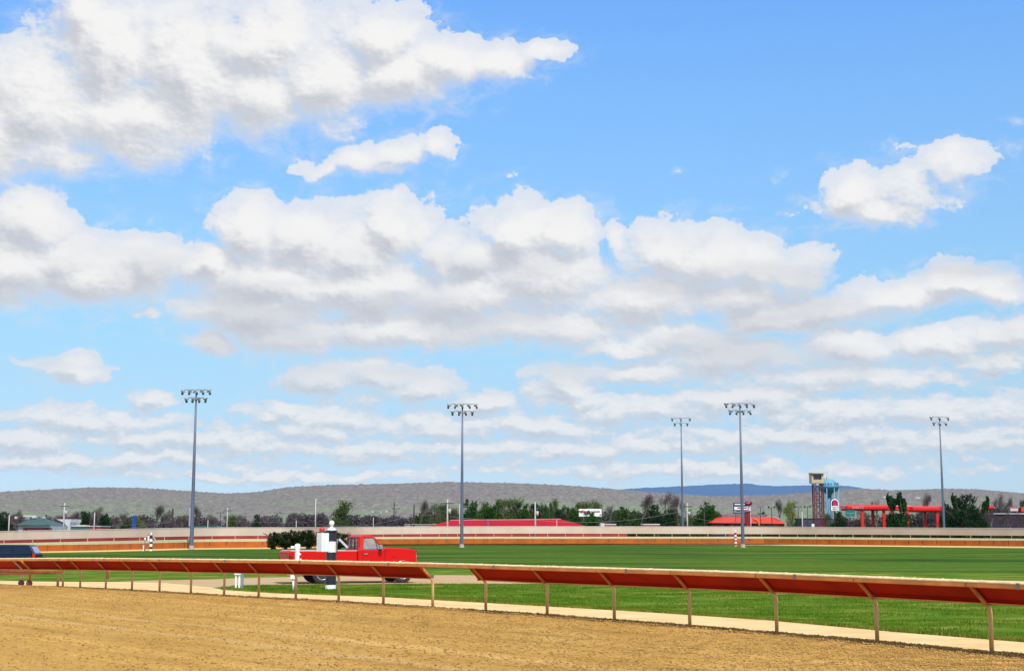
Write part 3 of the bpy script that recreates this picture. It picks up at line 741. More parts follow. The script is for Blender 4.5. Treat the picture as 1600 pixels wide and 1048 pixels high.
# ------------------------------------------------------------------ striped posts
whiteM = mat('white_paint', S(250, 250, 246, .95), .45, var=.03)
blackM = mat('navy_black_paint', (.018, .017, .035), .28, var=.05, coat=.3)
offw = mat('cabinet_white', S(246, 246, 243, .95), .5, var=.04)
redP = mat('red_plastic', (.62, .012, .018), .3, var=.03, coat=.4)
def striped_post(loc, s, label, red=False, cabinet=True, ball=True, cx=(-.30, -.25), cw=.17, H=2.22, bands=None):
    t = thing('striped_post', label, 'marker post', loc)
    r = .205
    bands = bands or [('w', .0, .18), ('b', .18, 1.42), ('w', 1.42, 1.83), ('b', 1.83, H)]
    k = 20
    for c, z0, z1 in bands:
        mb = MB(); nz = max(3, int((z1 - z0) / .03)); n = 60; vs = []
        for i in range(nz + 1):
            z = z0 + (z1 - z0) * i / nz; rr0 = r * (1.0 - .10 * z / H)
            for j in range(n):
                a = 2 * math.pi * j / n; ph = (a * 9 / (2 * math.pi) + z * 7.5) % 1.0
                rr = rr0 * (1 + .10 * abs(math.sin(math.pi * ph)) - .06)
                vs.append((rr * math.cos(a) * s, rr * math.sin(a) * s, z * s))
        fs = [(i * n + j, i * n + (j + 1) % n, (i + 1) * n + (j + 1) % n, (i + 1) * n + j) for i in range(nz) for j in range(n)]
        mb.poly(vs, fs, True); mb.build('painted_band', whiteM if c == 'w' else (redP if red else blackM), t)
    mb = MB(); mb.lathe([(.225 * s, (H - .02) * s), (.225 * s, (H + .03) * s), (.20 * s, (H + .04) * s)], 24); mb.build('collar', redP if red else blackM, t)
    mb = MB(); pr = [(.21, H + .03), (.18, H + .07), (.11, H + .12), (.06, H + .15), (.045, H + .18)]
    if ball: pr += [(.05, H + .20), (.085, H + .24), (.10, H + .29), (.10, H + .33), (.075, H + .38), (.03, H + .41)]
    mb.lathe([(a * s, b * s) for a, b in pr], 24); mb.build('finial', whiteM, t)
    if cabinet:
        cab = MB(); M = Matrix.Translation(Vector((cx[0], cx[1], 0)) * s) @ Matrix.Rotation(R(42), 4, 'Z')
        cab.box(-cw * s, cw * s, -cw * s, cw * s, 1.44 * s, 2.15 * s, M); c = cab.build('cabinet', offw, t, bevel=.01)
        bb = MB(); bb.lathe([(.085 * s, 2.15 * s), (.085 * s, 2.20 * s), (.075 * s, 2.21 * s)], 16, Vector((cx[0] - .04, cx[1], 0)) * s); bb.build('beacon_base', metalG, c)
        bb = MB(); bb.lathe([(.10 * s, 2.21 * s), (.11 * s, 2.24 * s), (.10 * s, 2.34 * s), (.06 * s, 2.38 * s)], 16, Vector((cx[0] - .04, cx[1], 0)) * s); bb.build('beacon', redP, c)
        vb = MB(); M = Matrix.Translation(Vector((.47, -.12, 1.74)) * s) @ Matrix.Rotation(R(44), 4, 'Y')
        vb.box(-.24 * s, .24 * s, -.14 * s, .14 * s, -.012, .05 * s, M); v = vb.build('visor', mat('visor_white', S(222, 228, 240), .35, var=.03), t, bevel=.006)
        vb = MB(); vb.bar(Vector((.19, 0, 1.9)) * s, Vector((.30, -.05, 1.78)) * s, .04); vb.build('visor_bracket', metalG, t)
        vb = MB(); vb.tube([Vector((.24, -.1, 1.32)) * s, Vector((.24, -.1, 1.95)) * s], .02 * s, 6); vb.build('conduit', metalG, t)
    return t
striped_post(gp(516.5, 920.5), .90, 'striped post with white ball top, white cabinet and red beacon in front of the pickup')
FSP = at(235.5, 860.0, 160.0); FSP.z = 0
striped_post(FSP, .80, cx=(-.40, .02), cw=.10, label='far black and white striped post left of the leftmost light tower', bands=[('w', 0, .30), ('b', .30, .62), ('w', .62, 1.02), ('b', 1.02, 1.32), ('w', 1.32, 1.72), ('b', 1.72, 2.22)])
striped_post(gp(1149.5, 852.7), .96, 'red and white banded marker post at the foot of a light tower', red=True, cabinet=False, bands=[('w', 0, .10), ('b', .10, .42), ('w', .42, .74), ('b', .74, 1.02), ('w', 1.02, 1.28), ('b', 1.28, 1.54), ('w', 1.54, 1.86), ('b', 1.86, 2.22)])
# slim grey meter stand beside the far striped post
t = thing('meter_stand', 'thin grey stand with a white head left of the far striped post', 'stand', Vector((at(226, 860, 160).x, 160, 0)))
mb = MB(); mb.tube([(0, 0, 0), (0, 0, 1.2)], .05, 8); mb.build('stem', steel, t); mb = MB(); mb.lathe([(.05, 1.2), (.10, 1.25), (.10, 1.42), (.03, 1.5)], 10); mb.build('head', whiteM, t); mb = MB(); mb.box(-.18, -.05, -.1, .1, 0, .65); mb.build('board', whiteM, t, bevel=.01)
# white standpipe by the truck
t = thing('standpipe', 'white hydrant standpipe with a valve box standing in front of the truck bed', 'standpipe', gp(458, 922.5))
mb = MB(); mb.tube([(0, 0, 0), (0, 0, .40)], .035, 10); mb.tube([(.05, 0, .38), (.09, 0, .75), (.12, 0, 1.28)], [.03, .05, .08], 10); mb.build('pipe', whiteM, t)
mb = MB(); mb.box(-.10, .07, -.08, .08, .38, .58); mb.build('valve_box', offw, t, bevel=.02)
mb = MB(); mb.lathe([(.04, 1.12), (.07, 1.22), (.095, 1.40), (.10, 1.50), (.08, 1.56), (.02, 1.58)], 14, (.12, 0, 0)); mb.box(-.10, .02, -.05, .05, 1.42, 1.50); h = mb.build('head', whiteM, t)
mb = MB(); mb.box(.2, .26, -.03, .03, 1.02, 1.08); mb.box(.2, .24, -.03, .03, 1.2, 1.25); mb.build('valve_knob', offw, t)
# twin-leg utility pedestal
t = thing('utility_pedestal', 'white twin-leg utility pedestal with grey backboard standing in the verge grass', 'pedestal', gp(374, 919))
mb = MB(); mb.box(-.15, -.09, -.05, .02, 0, .5); mb.box(-.03, .03, -.05, .02, 0, .5); mb.build('leg_pair', whiteM, t)
mb = MB(); mb.box(-.18, .05, -.09, .06, .47, .63); mb.build('cap_box', whiteM, t, bevel=.02); mb = MB(); mb.box(.04, .13, .03, .08, 0, .66); mb.build('backboard', mat('board_grey', S(150, 160, 170), .7), t)
# ------------------------------------------------------------------ vehicles
glassM = mat('car_glass', (.012, .012, .025), .06, 0, var=0, spec=.45)
glassL = bpy.data.materials.new('clear_glass'); glassL.use_nodes = True; bb = glassL.node_tree.nodes['Principled BSDF']; bb.inputs['Base Color'].default_value = (.5, .6, .6, 1); bb.inputs['Roughness'].default_value = .03; bb.inputs['Alpha'].default_value = .38; bb.inputs['Specular IOR Level'].default_value = .9
redCar = mat('red_truck_paint', (.66, .002, .002), .42, 0, var=.04, scale=.8, coat=.12, spec=.3)
chrome = mat('chrome', (.75, .75, .75), .15, 1.0, var=0)
blk = mat('black_trim', (.02, .02, .022), .6, var=0)
tyre = mat('tyre_rubber', (.035, .034, .038), .85, var=.08)
def wheel(parent, x, y, r, w, side, rimM, name='wheel'):
    M = Matrix.Translation((x, y, r)) @ Matrix.Rotation(math.pi / 2 * (1 if side < 0 else -1), 4, 'X')
    mb = MB(); mb.lathe([(r * .60, -w / 2), (r * .93, -w / 2), (r, -w * .38), (r, w * .38), (r * .93, w / 2), (r * .62, w / 2)], 28, (0, 0, 0), M); t = mb.build(name, tyre, parent)
    mb = MB(); mb.lathe([(r * .63, w * .30), (r * .63, w * .52), (r * .57, w * .50), (r * .50, w * .30), (r * .28, w * .26), (r * .22, w * .48), (r * .06, w * .5)], 28, (0, 0, 0), M)
    mb.build('rim', rimM, t)
    hb = MB()
    for k in range(8):
        a = 2 * math.pi * k / 8; q = M @ Vector((math.cos(a) * r * .40, math.sin(a) * r * .40, w * .29)); hb.box(-.025, .025, -.01, .01, -.025, .025, Matrix.Translation(q))
    hb.build('vent_hole', blk, t); return t
def pickup():
    yaw = R(20.5); base = gp(465, 908); s0 = base
    t = thing('pickup_truck', 'red single-cab pickup truck with an open bed parked on the gravel service road', 'pickup truck', (s0.x + .22, gp(560, 911.6).y - 2.6 * math.sin(yaw) + .05, .012), yaw)
    Wd = 1.94
    # local: x forward, y 0 = near (right-hand) side, y = Wd far side
    rw, fw, wr = .93, 4.25, .385
    def arch(cx, r, n=12, z0=.42): return [(cx + r * math.cos(a), wr + r * math.sin(a)) for a in [math.pi - math.pi * k / n for k in range(n + 1)]]
    side = [(0, .55), (0, 1.20), (.03, 1.225)]
    def sidepanel(y0, y1):
        # bedside
        mb = MB()
        def strip(mb, x0, x1, top, arches, zb, y0=y0, y1=y1):
            N = max(3, int((x1 - x0) / .03)); up, lo = [], []
            for k in range(N + 1):
                x = x0 + (x1 - x0) * k / N; z = zb
                for (cx, r) in arches:
                    if abs(x - cx) < r: z = max(z, wr + math.sqrt(r * r - (x - cx) ** 2))
                up.append((x, top(x))); lo.append((x, z))
            P = [(x, y, z) for y in (y0, y1) for x, z in up] + [(x, y, z) for y in (y0, y1) for x, z in lo]; n = N + 1
            fs = []
            for k in range(N):
                fs += [(k, k + 1, 2 * n + k + 1, 2 * n + k), (n + k + 1, n + k, 3 * n + k, 3 * n + k + 1), (k + 1, k, n + k, n + k + 1), (2 * n + k, 2 * n + k + 1, 3 * n + k + 1, 3 * n + k)]
            fs += [(0, 2 * n, 3 * n, n), (n - 1, 2 * n - 1, 4 * n - 1, 3 * n - 1)]
            mb.poly(P, fs)
        return strip
    st = sidepanel(0, 0)
    for (ya, yb) in ((0.0, .09), (Wd - .09, Wd)):
        mb = MB(); st(mb, 0, 2.42, lambda x: 1.235, [(rw, .50)], .50, ya, yb); mb.build('bed_side', redCar, t, bevel=.015)
        mb = MB(); mb.box(0.02, 2.42, ya - .005, yb + .005, 1.235, 1.262); mb.build('bed_rail', mat('bed_rail_pale', S(225, 205, 205), .4, .2, var=.04), t, bevel=.008)
    mb = MB(); mb.box(.02, 2.42, .09, Wd - .09, .70, .76); mb.box(2.36, 2.42, .09, Wd - .09, .76, 1.22); mb.build('bed_floor', redCar, t)
    mb = MB(); mb.box(-.03, .04, .10, Wd - .10, .60, 1.22); tg = mb.build('tailgate', redCar, t, bevel=.02)
    mb = MB(); mb.box(-.045, -.03, .75, Wd - .75, 1.0, 1.08); mb.build('handle', chrome, tg)
    for y0 in (.0, Wd - .12):
        mb = MB(); mb.box(-.04, .05, y0 - .004, y0 + .125, .74, 1.10); mb.build('tail_light', mat('dark_red_lens', (.22, .004, .006), .2, var=0, coat=.5), t, bevel=.012)
    mb = MB(); mb.box(-.20, -.04, .05, Wd - .05, .42, .58); mb.build('rear_bumper', chrome, t, bevel=.03)
    # cab body, tapered upward
    x0, x1 = 2.46, 3.62
    nose = 4.93
    hood = lambda x: 1.36 - .05 * max(0, (x - 3.6) / 1.2) - .13 * max(0, (x - 4.45) / .45) ** 2.2
    mb = MB()
    st(mb, x0, 3.60, lambda x: 1.275, [], .42, 0, Wd); cab = mb.build('cab_body', redCar, t, bevel=.02)
    mb = MB(); st(mb, 3.60, nose, lambda x: hood(x), [(fw, .47)], .46, 0, Wd); mb.build('front_body', redCar, t, bevel=.035, seg=3)
    # greenhouse: roof slab + pillars
    tw = .13
    def P3(x, z, far): 
        u = (z - 1.275) / .57; y = tw * u if not far else Wd - tw * u; return Vector((x, y, z))
    mb = MB()
    pr = [(2.50, 1.275), (2.52, 1.76), (2.58, 1.845), (2.9, 1.862), (3.08, 1.845), (3.16, 1.79), (3.60, 1.275)]
    rf = [(2.525, 1.745), (2.56, 1.82), (2.66, 1.858), (2.95, 1.862), (3.09, 1.835), (3.19, 1.735)]
    m = len(rf); vs = [P3(x, z, False) for x, z in rf] + [P3(x, z, True) for x, z in rf]
    mb.poly(vs, [tuple(range(m)), tuple(range(2 * m - 1, m - 1, -1))] + [(i, i + 1, m + i + 1, m + i) for i in range(m - 1)] + [(m - 1, 0, m, 2 * m - 1)])
    mb.build('roof', redCar, t, bevel=.025, seg=3)
    for far in (False, True):
        mb = MB(); q = Vector((0, .02 if not far else -.02, 0))
        def pil(a, b, w):
            mb.poly([P3(a[0], a[1], far), P3(a[0] + w, a[1], far), P3(b[0] + w, b[1], far), P3(b[0], b[1], far)] + [p + 3 * q for p in (P3(a[0], a[1], far), P3(a[0] + w, a[1], far), P3(b[0] + w, b[1], far), P3(b[0], b[1], far))],
                    [(0, 1, 2, 3), (7, 6, 5, 4), (0, 4, 5, 1), (1, 5, 6, 2), (2, 6, 7, 3), (3, 7, 4, 0)])
        pil((2.47, 1.27), (2.52, 1.76), .20)
        pil((3.53, 1.27), (3.12, 1.76), .075)
        mb.build('pillar', redCar, t)
        mb = MB(); a = [(2.67, 1.29), (3.50, 1.29), (3.14, 1.74), (2.72, 1.74)]; yy = Vector((0, .03 if not far else -.03, 0))
        mb.poly([P3(x, z, far) + yy for x, z in a], [(0, 1, 2, 3)]); dg = mb.build('side_window', glassL, t)
        mb = MB(); yo = Vector((0, .012 if not far else -.012, 0))
        for (p, r_) in ((a[0], a[1]), (a[1], a[2]), (a[2], a[3]), (a[3], a[0]), ((3.28, 1.29), (3.21, 1.65))): mb.bar(P3(*p, far) + yo, P3(*r_, far) + yo, .022, .022)
        mb.build('window_frame', blk, dg)
    # rear window & windscreen
    mb = MB(); mb.box(2.50, 2.515, .16, Wd - .16, 1.33, 1.70); rwn = mb.build('rear_window', glassL, t)
    mb = MB(); 
    for (a, b) in (((2.49, .14, 1.32), (2.49, Wd - .14, 1.32)), ((2.49, .17, 1.72), (2.49, Wd - .17, 1.72)), ((2.49, .15, 1.32), (2.49, .17, 1.72)), ((2.49, Wd - .15, 1.32), (2.49, Wd - .17, 1.72)), ((2.49, .66, 1.32), (2.49, .66, 1.72)), ((2.49, 1.28, 1.32), (2.49, 1.28, 1.72))): mb.bar(a, b, .035, .03)
    mb.build('window_frame', blk, rwn)
    mb = MB(); mb.box(2.47, 2.53, .10, Wd - .10, 1.27, 1.32); mb.box(2.48, 2.54, .02, .15, 1.27, 1.78); mb.box(2.48, 2.54, Wd - .15, Wd - .02, 1.27, 1.78); mb.box(2.49, 2.55, .12, Wd - .12, 1.71, 1.79); mb.build('cab_back', redCar, t)
    mb = MB(); mb.poly([(3.60, .06, 1.30), (3.60, Wd - .06, 1.30), (3.20, Wd - .16, 1.75), (3.20, .16, 1.75)], [(0, 1, 2, 3)]); mb.build('windscreen', glassL, t)
    # seat + wheel inside
    mb = MB(); mb.box(2.62, 2.78, .2, Wd - .2, .9, 1.42); mb.box(2.66, 2.76, .45, .75, 1.42, 1.56); mb.box(2.66, 2.76, 1.15, 1.45, 1.42, 1.56); mb.build('bench_seat', mat('grey_cloth', S(95, 95, 105), .9), t, bevel=.03)
    mb = MB(); mb.box(3.42, 3.6, .08, Wd - .08, 1.18, 1.33); mb.build('dashboard', blk, t)
    # door lines, handle, mirror, trim
    mb = MB()
    for a, b in (((2.66, -.002, .50), (2.66, -.002, 1.28)), ((3.56, -.002, .50), (3.56, -.002, 1.28)), ((2.66, -.002, .50), (3.56, -.002, .50)), ((2.44, -.002, .5), (2.44, -.002, 1.24))): mb.bar(a, b, .012, .012)
    dr = mb.build('door', mat('door_gap', (.10, .004, .004), .7, var=0), t)
    mb = MB(); mb.box(2.72, 2.86, -.03, 0, 1.10, 1.135); mb.build('handle', chrome, dr, bevel=.008)
    mb = MB(); mb.box(3.30, 3.44, -.22, -.10, 1.30, 1.46); mr = mb.build('mirror', mat('mirror_chrome', S(200, 205, 215), .2, .7, var=0), t, bevel=.02)
    mb = MB(); mb.bar((3.42, 0, 1.31), (3.38, -.14, 1.34), .03); mb.build('mirror_arm', blk, mr)
    mb = MB(); mb.box(3.78, 3.98, -.006, .004, .98, 1.01); mb.build('badge', blk, t)
    for far in (0, 1):
        yy = -.012 if not far else Wd + .012
        for cx, r in ((rw, .50), (fw, .47)):
            mb = MB(); mb.tube([(cx + r * math.cos(a), yy, wr + r * math.sin(a)) for a in [math.pi * k / 14 for k in range(15)]], .016, 6); mb.build('arch_trim', chrome, t)
    for y0 in (.02, Wd - .32):
        mb = MB(); mb.box(nose - .05, nose + .015, y0, y0 + .30, .95, 1.12); mb.build('headlight', mat('headlamp', S(235, 240, 250), .1, 0, var=0, coat=.6), t, bevel=.015)
        mb = MB(); mb.box(nose - .08, nose + .012, y0 - .015 if y0 < 1 else y0 + .015, (y0 + .28) if y0 < 1 else y0 + .315, .82, .93); mb.build('indicator', mat('amber_lens', (.75, .20, .02), .2, var=0), t, bevel=.01)
    mb = MB(); mb.box(nose - .02, nose + .02, .34, Wd - .34, .84, 1.12); mb.build('grille', blk, t)
    mb = MB(); mb.box(nose - .10, nose + .14, .0, Wd, .48, .70); mb.build('front_bumper', chrome, t, bevel=.04)
    mb = MB(); mb.box(4.58, 4.97, .10, Wd - .10, 1.235, 1.285, Matrix.Translation((0, 0, 0))); 
    M = Matrix.Translation((4.78, 0, 1.262)) @ Matrix.Rotation(R(14), 4, 'Y'); mb = MB(); mb.box(-.16, .19, .04, Wd - .04, .0, .035, M); mb.build('bug_deflector', blk, t, bevel=.01)
    mb = MB(); mb.box(.1, 4.6, .45, Wd - .45, .36, .50); mb.build('chassis', blk, t)
    mb = MB(); mb.box(.40, 1.45, .12, .50, .45, 1.0); mb.box(.40, 1.45, Wd - .5, Wd - .12, .45, 1.0); mb.box(3.78, 4.72, .14, .5, .45, 1.0); mb.box(3.78, 4.72, Wd - .5, Wd - .14, .45, 1.0); mb.build('wheel_well', blk, t)
    rimM = mat('wheel_chrome', S(225, 222, 215), .3, .5, var=.05)
    for x in (rw, fw):
        wheel(t, x, .13, wr, .24, -1, rimM); wheel(t, x, Wd - .13, wr, .24, 1, rimM)
    mb = MB(); mb.tube([(.25, .25, .5), (.25, .25, .28)], .012, 6); mb.tube([(2.2, .30, .42), (.55, .28, .36), (-.05, .28, .36)], .035, 8); mb.build('exhaust', chrome, t)
    KX, KY = [-1, 0, .38, 1.48, 2.46, 3.6, 3.75, 4.75, 4.93, 6], [-1, 0, .74, 1.84, 2.66, 3.75, 3.99, 4.99, 5.02, 6.09]
    for o in [c for c in COL.objects if c.parent and (c.parent is t or c.parent.parent is t)]:
        me = o.data; cf = np.empty(len(me.vertices) * 3, np.float32); me.vertices.foreach_get('co', cf); cf[0::3] = np.interp(cf[0::3], KX, KY); me.vertices.foreach_set('co', cf); me.update()
    return t
pickup()
def simple_car(name, label, cat, loc, rz, L, Wd, H, col, prof, glass, group=None, wheels=True, extra=None, wr=.33):
    """prof: body profile (x,z); glass: list of window quads in side view; mirrored on both sides"""
    t = thing(name, label, cat, loc, rz, group)
    pm = mat('paint_' + '_'.join(str(int(c * 255)) for c in col), col, .35, .1, var=.03, coat=.15, spec=.35)
    mb = MB(); m = len(prof)
    zb = prof[0][1]
    belt = extra.get('belt', H * .58) if extra else H * .58
    def yof(z, far): u = max(0, (z - belt) / (H - belt)); y = .16 * u; return y if not far else Wd - y
    mb.poly([(x, yof(z, 0), z) for x, z in prof] + [(x, yof(z, 1), z) for x, z in prof], [tuple(range(m)), tuple(range(2 * m - 1, m - 1, -1))] + [(i, (i + 1) % m, m + (i + 1) % m, m + i) for i in range(m)])
    mb.build('body', pm, t, bevel=.03)
    for q in glass:
        for far in (0, 1):
            mb = MB(); o = -.008 if not far else .008
            mb.poly([(x, yof(z, far) + o, z) for x, z in q], [tuple(range(len(q)))]); mb.build('window', glassM, t)
    if wheels:
        rimM = mat('wheel_chrome', S(225, 222, 215), .3, .5, var=.05)
        for x in (L * .19, L * .81):
            wheel(t, x, .10, wr, .2, -1, rimM); wheel(t, x, Wd - .10, wr, .2, 1, rimM)
    return t, pm
# dark blue estate, facing left, rear at px 61
suvx = at(61, 870, 115.0)
t, pm = simple_car('estate_car', 'dark blue estate car with an open side window driving behind the gate rail at left', 'car', (suvx.x + .3, 115.0, SUVP.z + .02), math.pi, 4.9, 1.85, 1.70, S(8, 34, 62, .6),
    [(.05, .35), (.0, .95), (.12, 1.0), (.50, 1.64), (.75, 1.69), (3.0, 1.70), (3.25, 1.62), (3.9, 1.08), (4.8, .92), (4.9, .6), (4.88, .35)],
    [[(.28, 1.08), (1.72, 1.08), (1.72, 1.58), (.58, 1.58)], [(1.92, 1.06), (2.62, 1.06), (2.62, 1.58), (1.92, 1.58)], [(2.76, 1.06), (3.62, 1.06), (3.16, 1.56), (2.76, 1.58)]])
mb = MB(); mb.prism([(.02, .72), (.0, .95), (.08, 1.02), (.22, 1.0), (.24, .72)], -.012, .02); mb.prism([(.02, .72), (.0, .95), (.08, 1.02), (.22, 1.0), (.24, .72)], 1.83, 1.862); mb.build('tail_light', mat('tail_red', (.55, .02, .01), .2, var=0), t)
mb = MB(); mb.poly([(.10, .22, 1.03), (.10, 1.63, 1.03), (.43, 1.60, 1.56), (.43, .25, 1.56)], [(0, 1, 2, 3)]); 
for v in range(4): mb.v[v] = (mb.v[v][0] - .012, mb.v[v][1], mb.v[v][2])
mb.build('rear_window', mat('tinted_pale_glass', S(190, 185, 205), .1, 0, var=0), t)
mb = MB(); mb.box(.10, 4.6, -.01, 1.86, 1.035, 1.055); mb.build('chrome_strip', mat('teal_trim', S(70, 130, 140), .3, .3, var=0), t)
# ------------------------------------------------------------------ trees and shrubs
def crown_pts(rg, n, lobes):
    out = []
    w = np.array([l[3] * l[4] * l[5] if len(l) > 5 else l[3] ** 3 for l in lobes]); w = w ** .7; w = w / w.sum()
    idx = rg.choice(len(lobes), n, p=w)
    d = rg.normal(size=(n, 3)); d /= np.linalg.norm(d, axis=1)[:, None]; r = rg.random(n) ** .38
    L = np.array([[l[0], l[1], l[2], l[3], l[4], l[5]] for l in lobes])
    return L[idx, :3] + d * r[:, None] * L[idx, 3:6]
barkM = mat('bark', (.13, .095, .07), .9, var=.15)
barkP = mat('twig_bark', (.17, .125, .11), .9, var=.15)
def branches(rd, mb, p, d, L, r, depth, tips, spread=.55, up=.25):
    q = p + d * L
    mb.tube([p, p.lerp(q, .5) + Vector((rd.uniform(-1, 1), rd.uniform(-1, 1), 0)) * L * .05, q], [r, r * .8, r * .6], 5 if depth > 2 else 3, caps=False)
    if depth == 0: tips.append(q); return
    for k in range(rd.choice((2, 3, 3)) if depth > 1 else 3):
        nd = (d + Vector((rd.uniform(-1, 1), rd.uniform(-1, 1), rd.uniform(-.3, .6))) * spread + Vector((0, 0, up))).normalized()
        branches(rd, mb, q if k < 2 else p.lerp(q, .6), nd, L * rd.uniform(.62, .82), r * .58, depth - 1, tips, spread, up)
def make_tree(kind, seed, hide=True):
    """unit tree: height about 1, crown about .8 wide"""
    rg = np.random.default_rng(seed); rd = random.Random(seed); tips = []
    K = dict(dense=('broadleaf_tree', 5200, .020, ((.020, .070, .008), (.055, .125, .018)), 3, .45, .1),
             dark=('broadleaf_tree', 4600, .019, ((.010, .035, .014), (.028, .065, .018)), 3, .5, .2),
             budding=('budding_tree', 3600, .014, ((.060, .10, .022), (.13, .17, .05)), 5, .5, .3),
             yellow=('budding_tree', 2800, .015, ((.15, .19, .02), (.24, .25, .05)), 4, .5, .3),
             bare=('bare_tree', 3000, .007, ((.07, .052, .052), (.13, .10, .09)), 6, .52, .3),
             poplar=('poplar_tree', 3800, .018, ((.015, .055, .020), (.04, .10, .030)), 5, .32, .7),
             shrub=('evergreen_shrub', 3600, .024, ((.012, .028, .008), (.040, .062, .016)), 2, .6, .2))[kind]
    nm, n, s, (c1, c2), depth, spread, up = K
    t = thing(nm, 'x', 'tree')
    mb = MB(); branches(rd, mb, Vector((0, 0, 0)), Vector((rd.uniform(-.08, .08), rd.uniform(-.08, .08), 1)).normalized(), .27 if kind != 'shrub' else .12, .022, depth, tips, spread, up)
    zs = [q.z for q in tips]; sc = .96 / max(zs)
    xs_ = max(max(abs(q.x), abs(q.y)) for q in tips) * sc
    fx = min(1.6, .38 / max(.05, xs_)) if kind != 'poplar' else min(1.3, .26 / max(.05, xs_))
    F = lambda v: (v[0] * sc * fx, v[1] * sc * fx, v[2] * sc)
    mb.v = [F(v) for v in mb.v]; tips = [Vector(F(q)) for q in tips]
    mb.build('trunk', barkP if kind in ('bare', 'budding') else barkM, t)
    if kind in ('dense', 'dark', 'shrub'):
        lobes = []
        for k in range(15 if kind != 'shrub' else 12):
            a = rd.uniform(0, 6.28); zz = rd.uniform(.16, .80); rr = (.30 * math.sqrt(max(.05, 1 - ((zz - .42) / .52) ** 2))) * rd.uniform(.4, 1)
            q = rd.uniform(.10, .20); lobes.append((rr * math.cos(a), rr * math.sin(a), zz, q, q, q * rd.uniform(.75, 1.1)))
        lobes.append((0, 0, .48, .26, .26, .36))
        for k in range(7): lobes.append((rd.uniform(-.2, .2), rd.uniform(-.2, .2), rd.uniform(.82, .93), .06, .06, .08))
        P = crown_pts(rg, n, lobes)
    elif kind == 'poplar':
        lobes = [(q.x, q.y, q.z - .03, .03, .03, .07) for q in rd.sample(tips, min(90, len(tips)))] + [(0, 0, .35, .20, .2, .25)]
        P = crown_pts(rg, n, lobes)
    else:
        lr = .10 if kind in ('budding', 'yellow') else .07
        lobes = [(q.x, q.y, q.z - .02, lr, lr, lr) for q in tips] + ([(0, 0, .45, .26, .26, .30)] * (len(tips) // 8) if kind in ('budding', 'yellow') else []); P = crown_pts(rg, n, lobes)
    P = P[P[:, 2] > (.03 if kind != 'shrub' else .0)]
    np_mesh('crown', leaf_tris(rg, P, s), _leaf('leaves_' + kind, c1, c2, 5.0, .25), k=4, kind=None, parent=t)
    return t
PROTO = {k: [make_tree(k, 11 + 7 * i + j * 3) for j in range(3 if k in ('dense', 'dark', 'budding', 'bare') else 2)] for i, k in enumerate(('dense', 'dark', 'budding', 'yellow', 'bare', 'poplar', 'shrub'))}
used = {}
def tree(kind, px, top, hw, Y, label, group=None, base=-.06, basepx=None):
    i = used.get(kind, 0); used[kind] = i + 1; pl = PROTO[kind]; proto = pl[i % len(pl)]
    p = at(px, top, Y); b = Vector((p.x, Y, base)) if basepx is None else gp(px, basepx)
    if basepx is not None: p = at(px, top, b.y)
    h = p.z - b.z; w = hw * 2 * b.y / 2200 / (.80 if kind != 'poplar' else .56)
    h *= 1.10 if kind == 'bare' else 1.0 if basepx is None else 1.0
    w *= 1.12 if basepx is None else 1.0
    sc = (w, w, h * 1.03); rz = random.Random(int(px * 3 + top)).uniform(0, 6.28)
    if i < len(pl):
        proto.location = b; proto.rotation_euler = (0, 0, rz); proto.scale = sc; o = proto; o['label'] = label
        if group: o['group'] = group
    else: o = dup(proto, b, rz, sc, label, group)
    if 'group' in o and not group: del o['group']
    return o
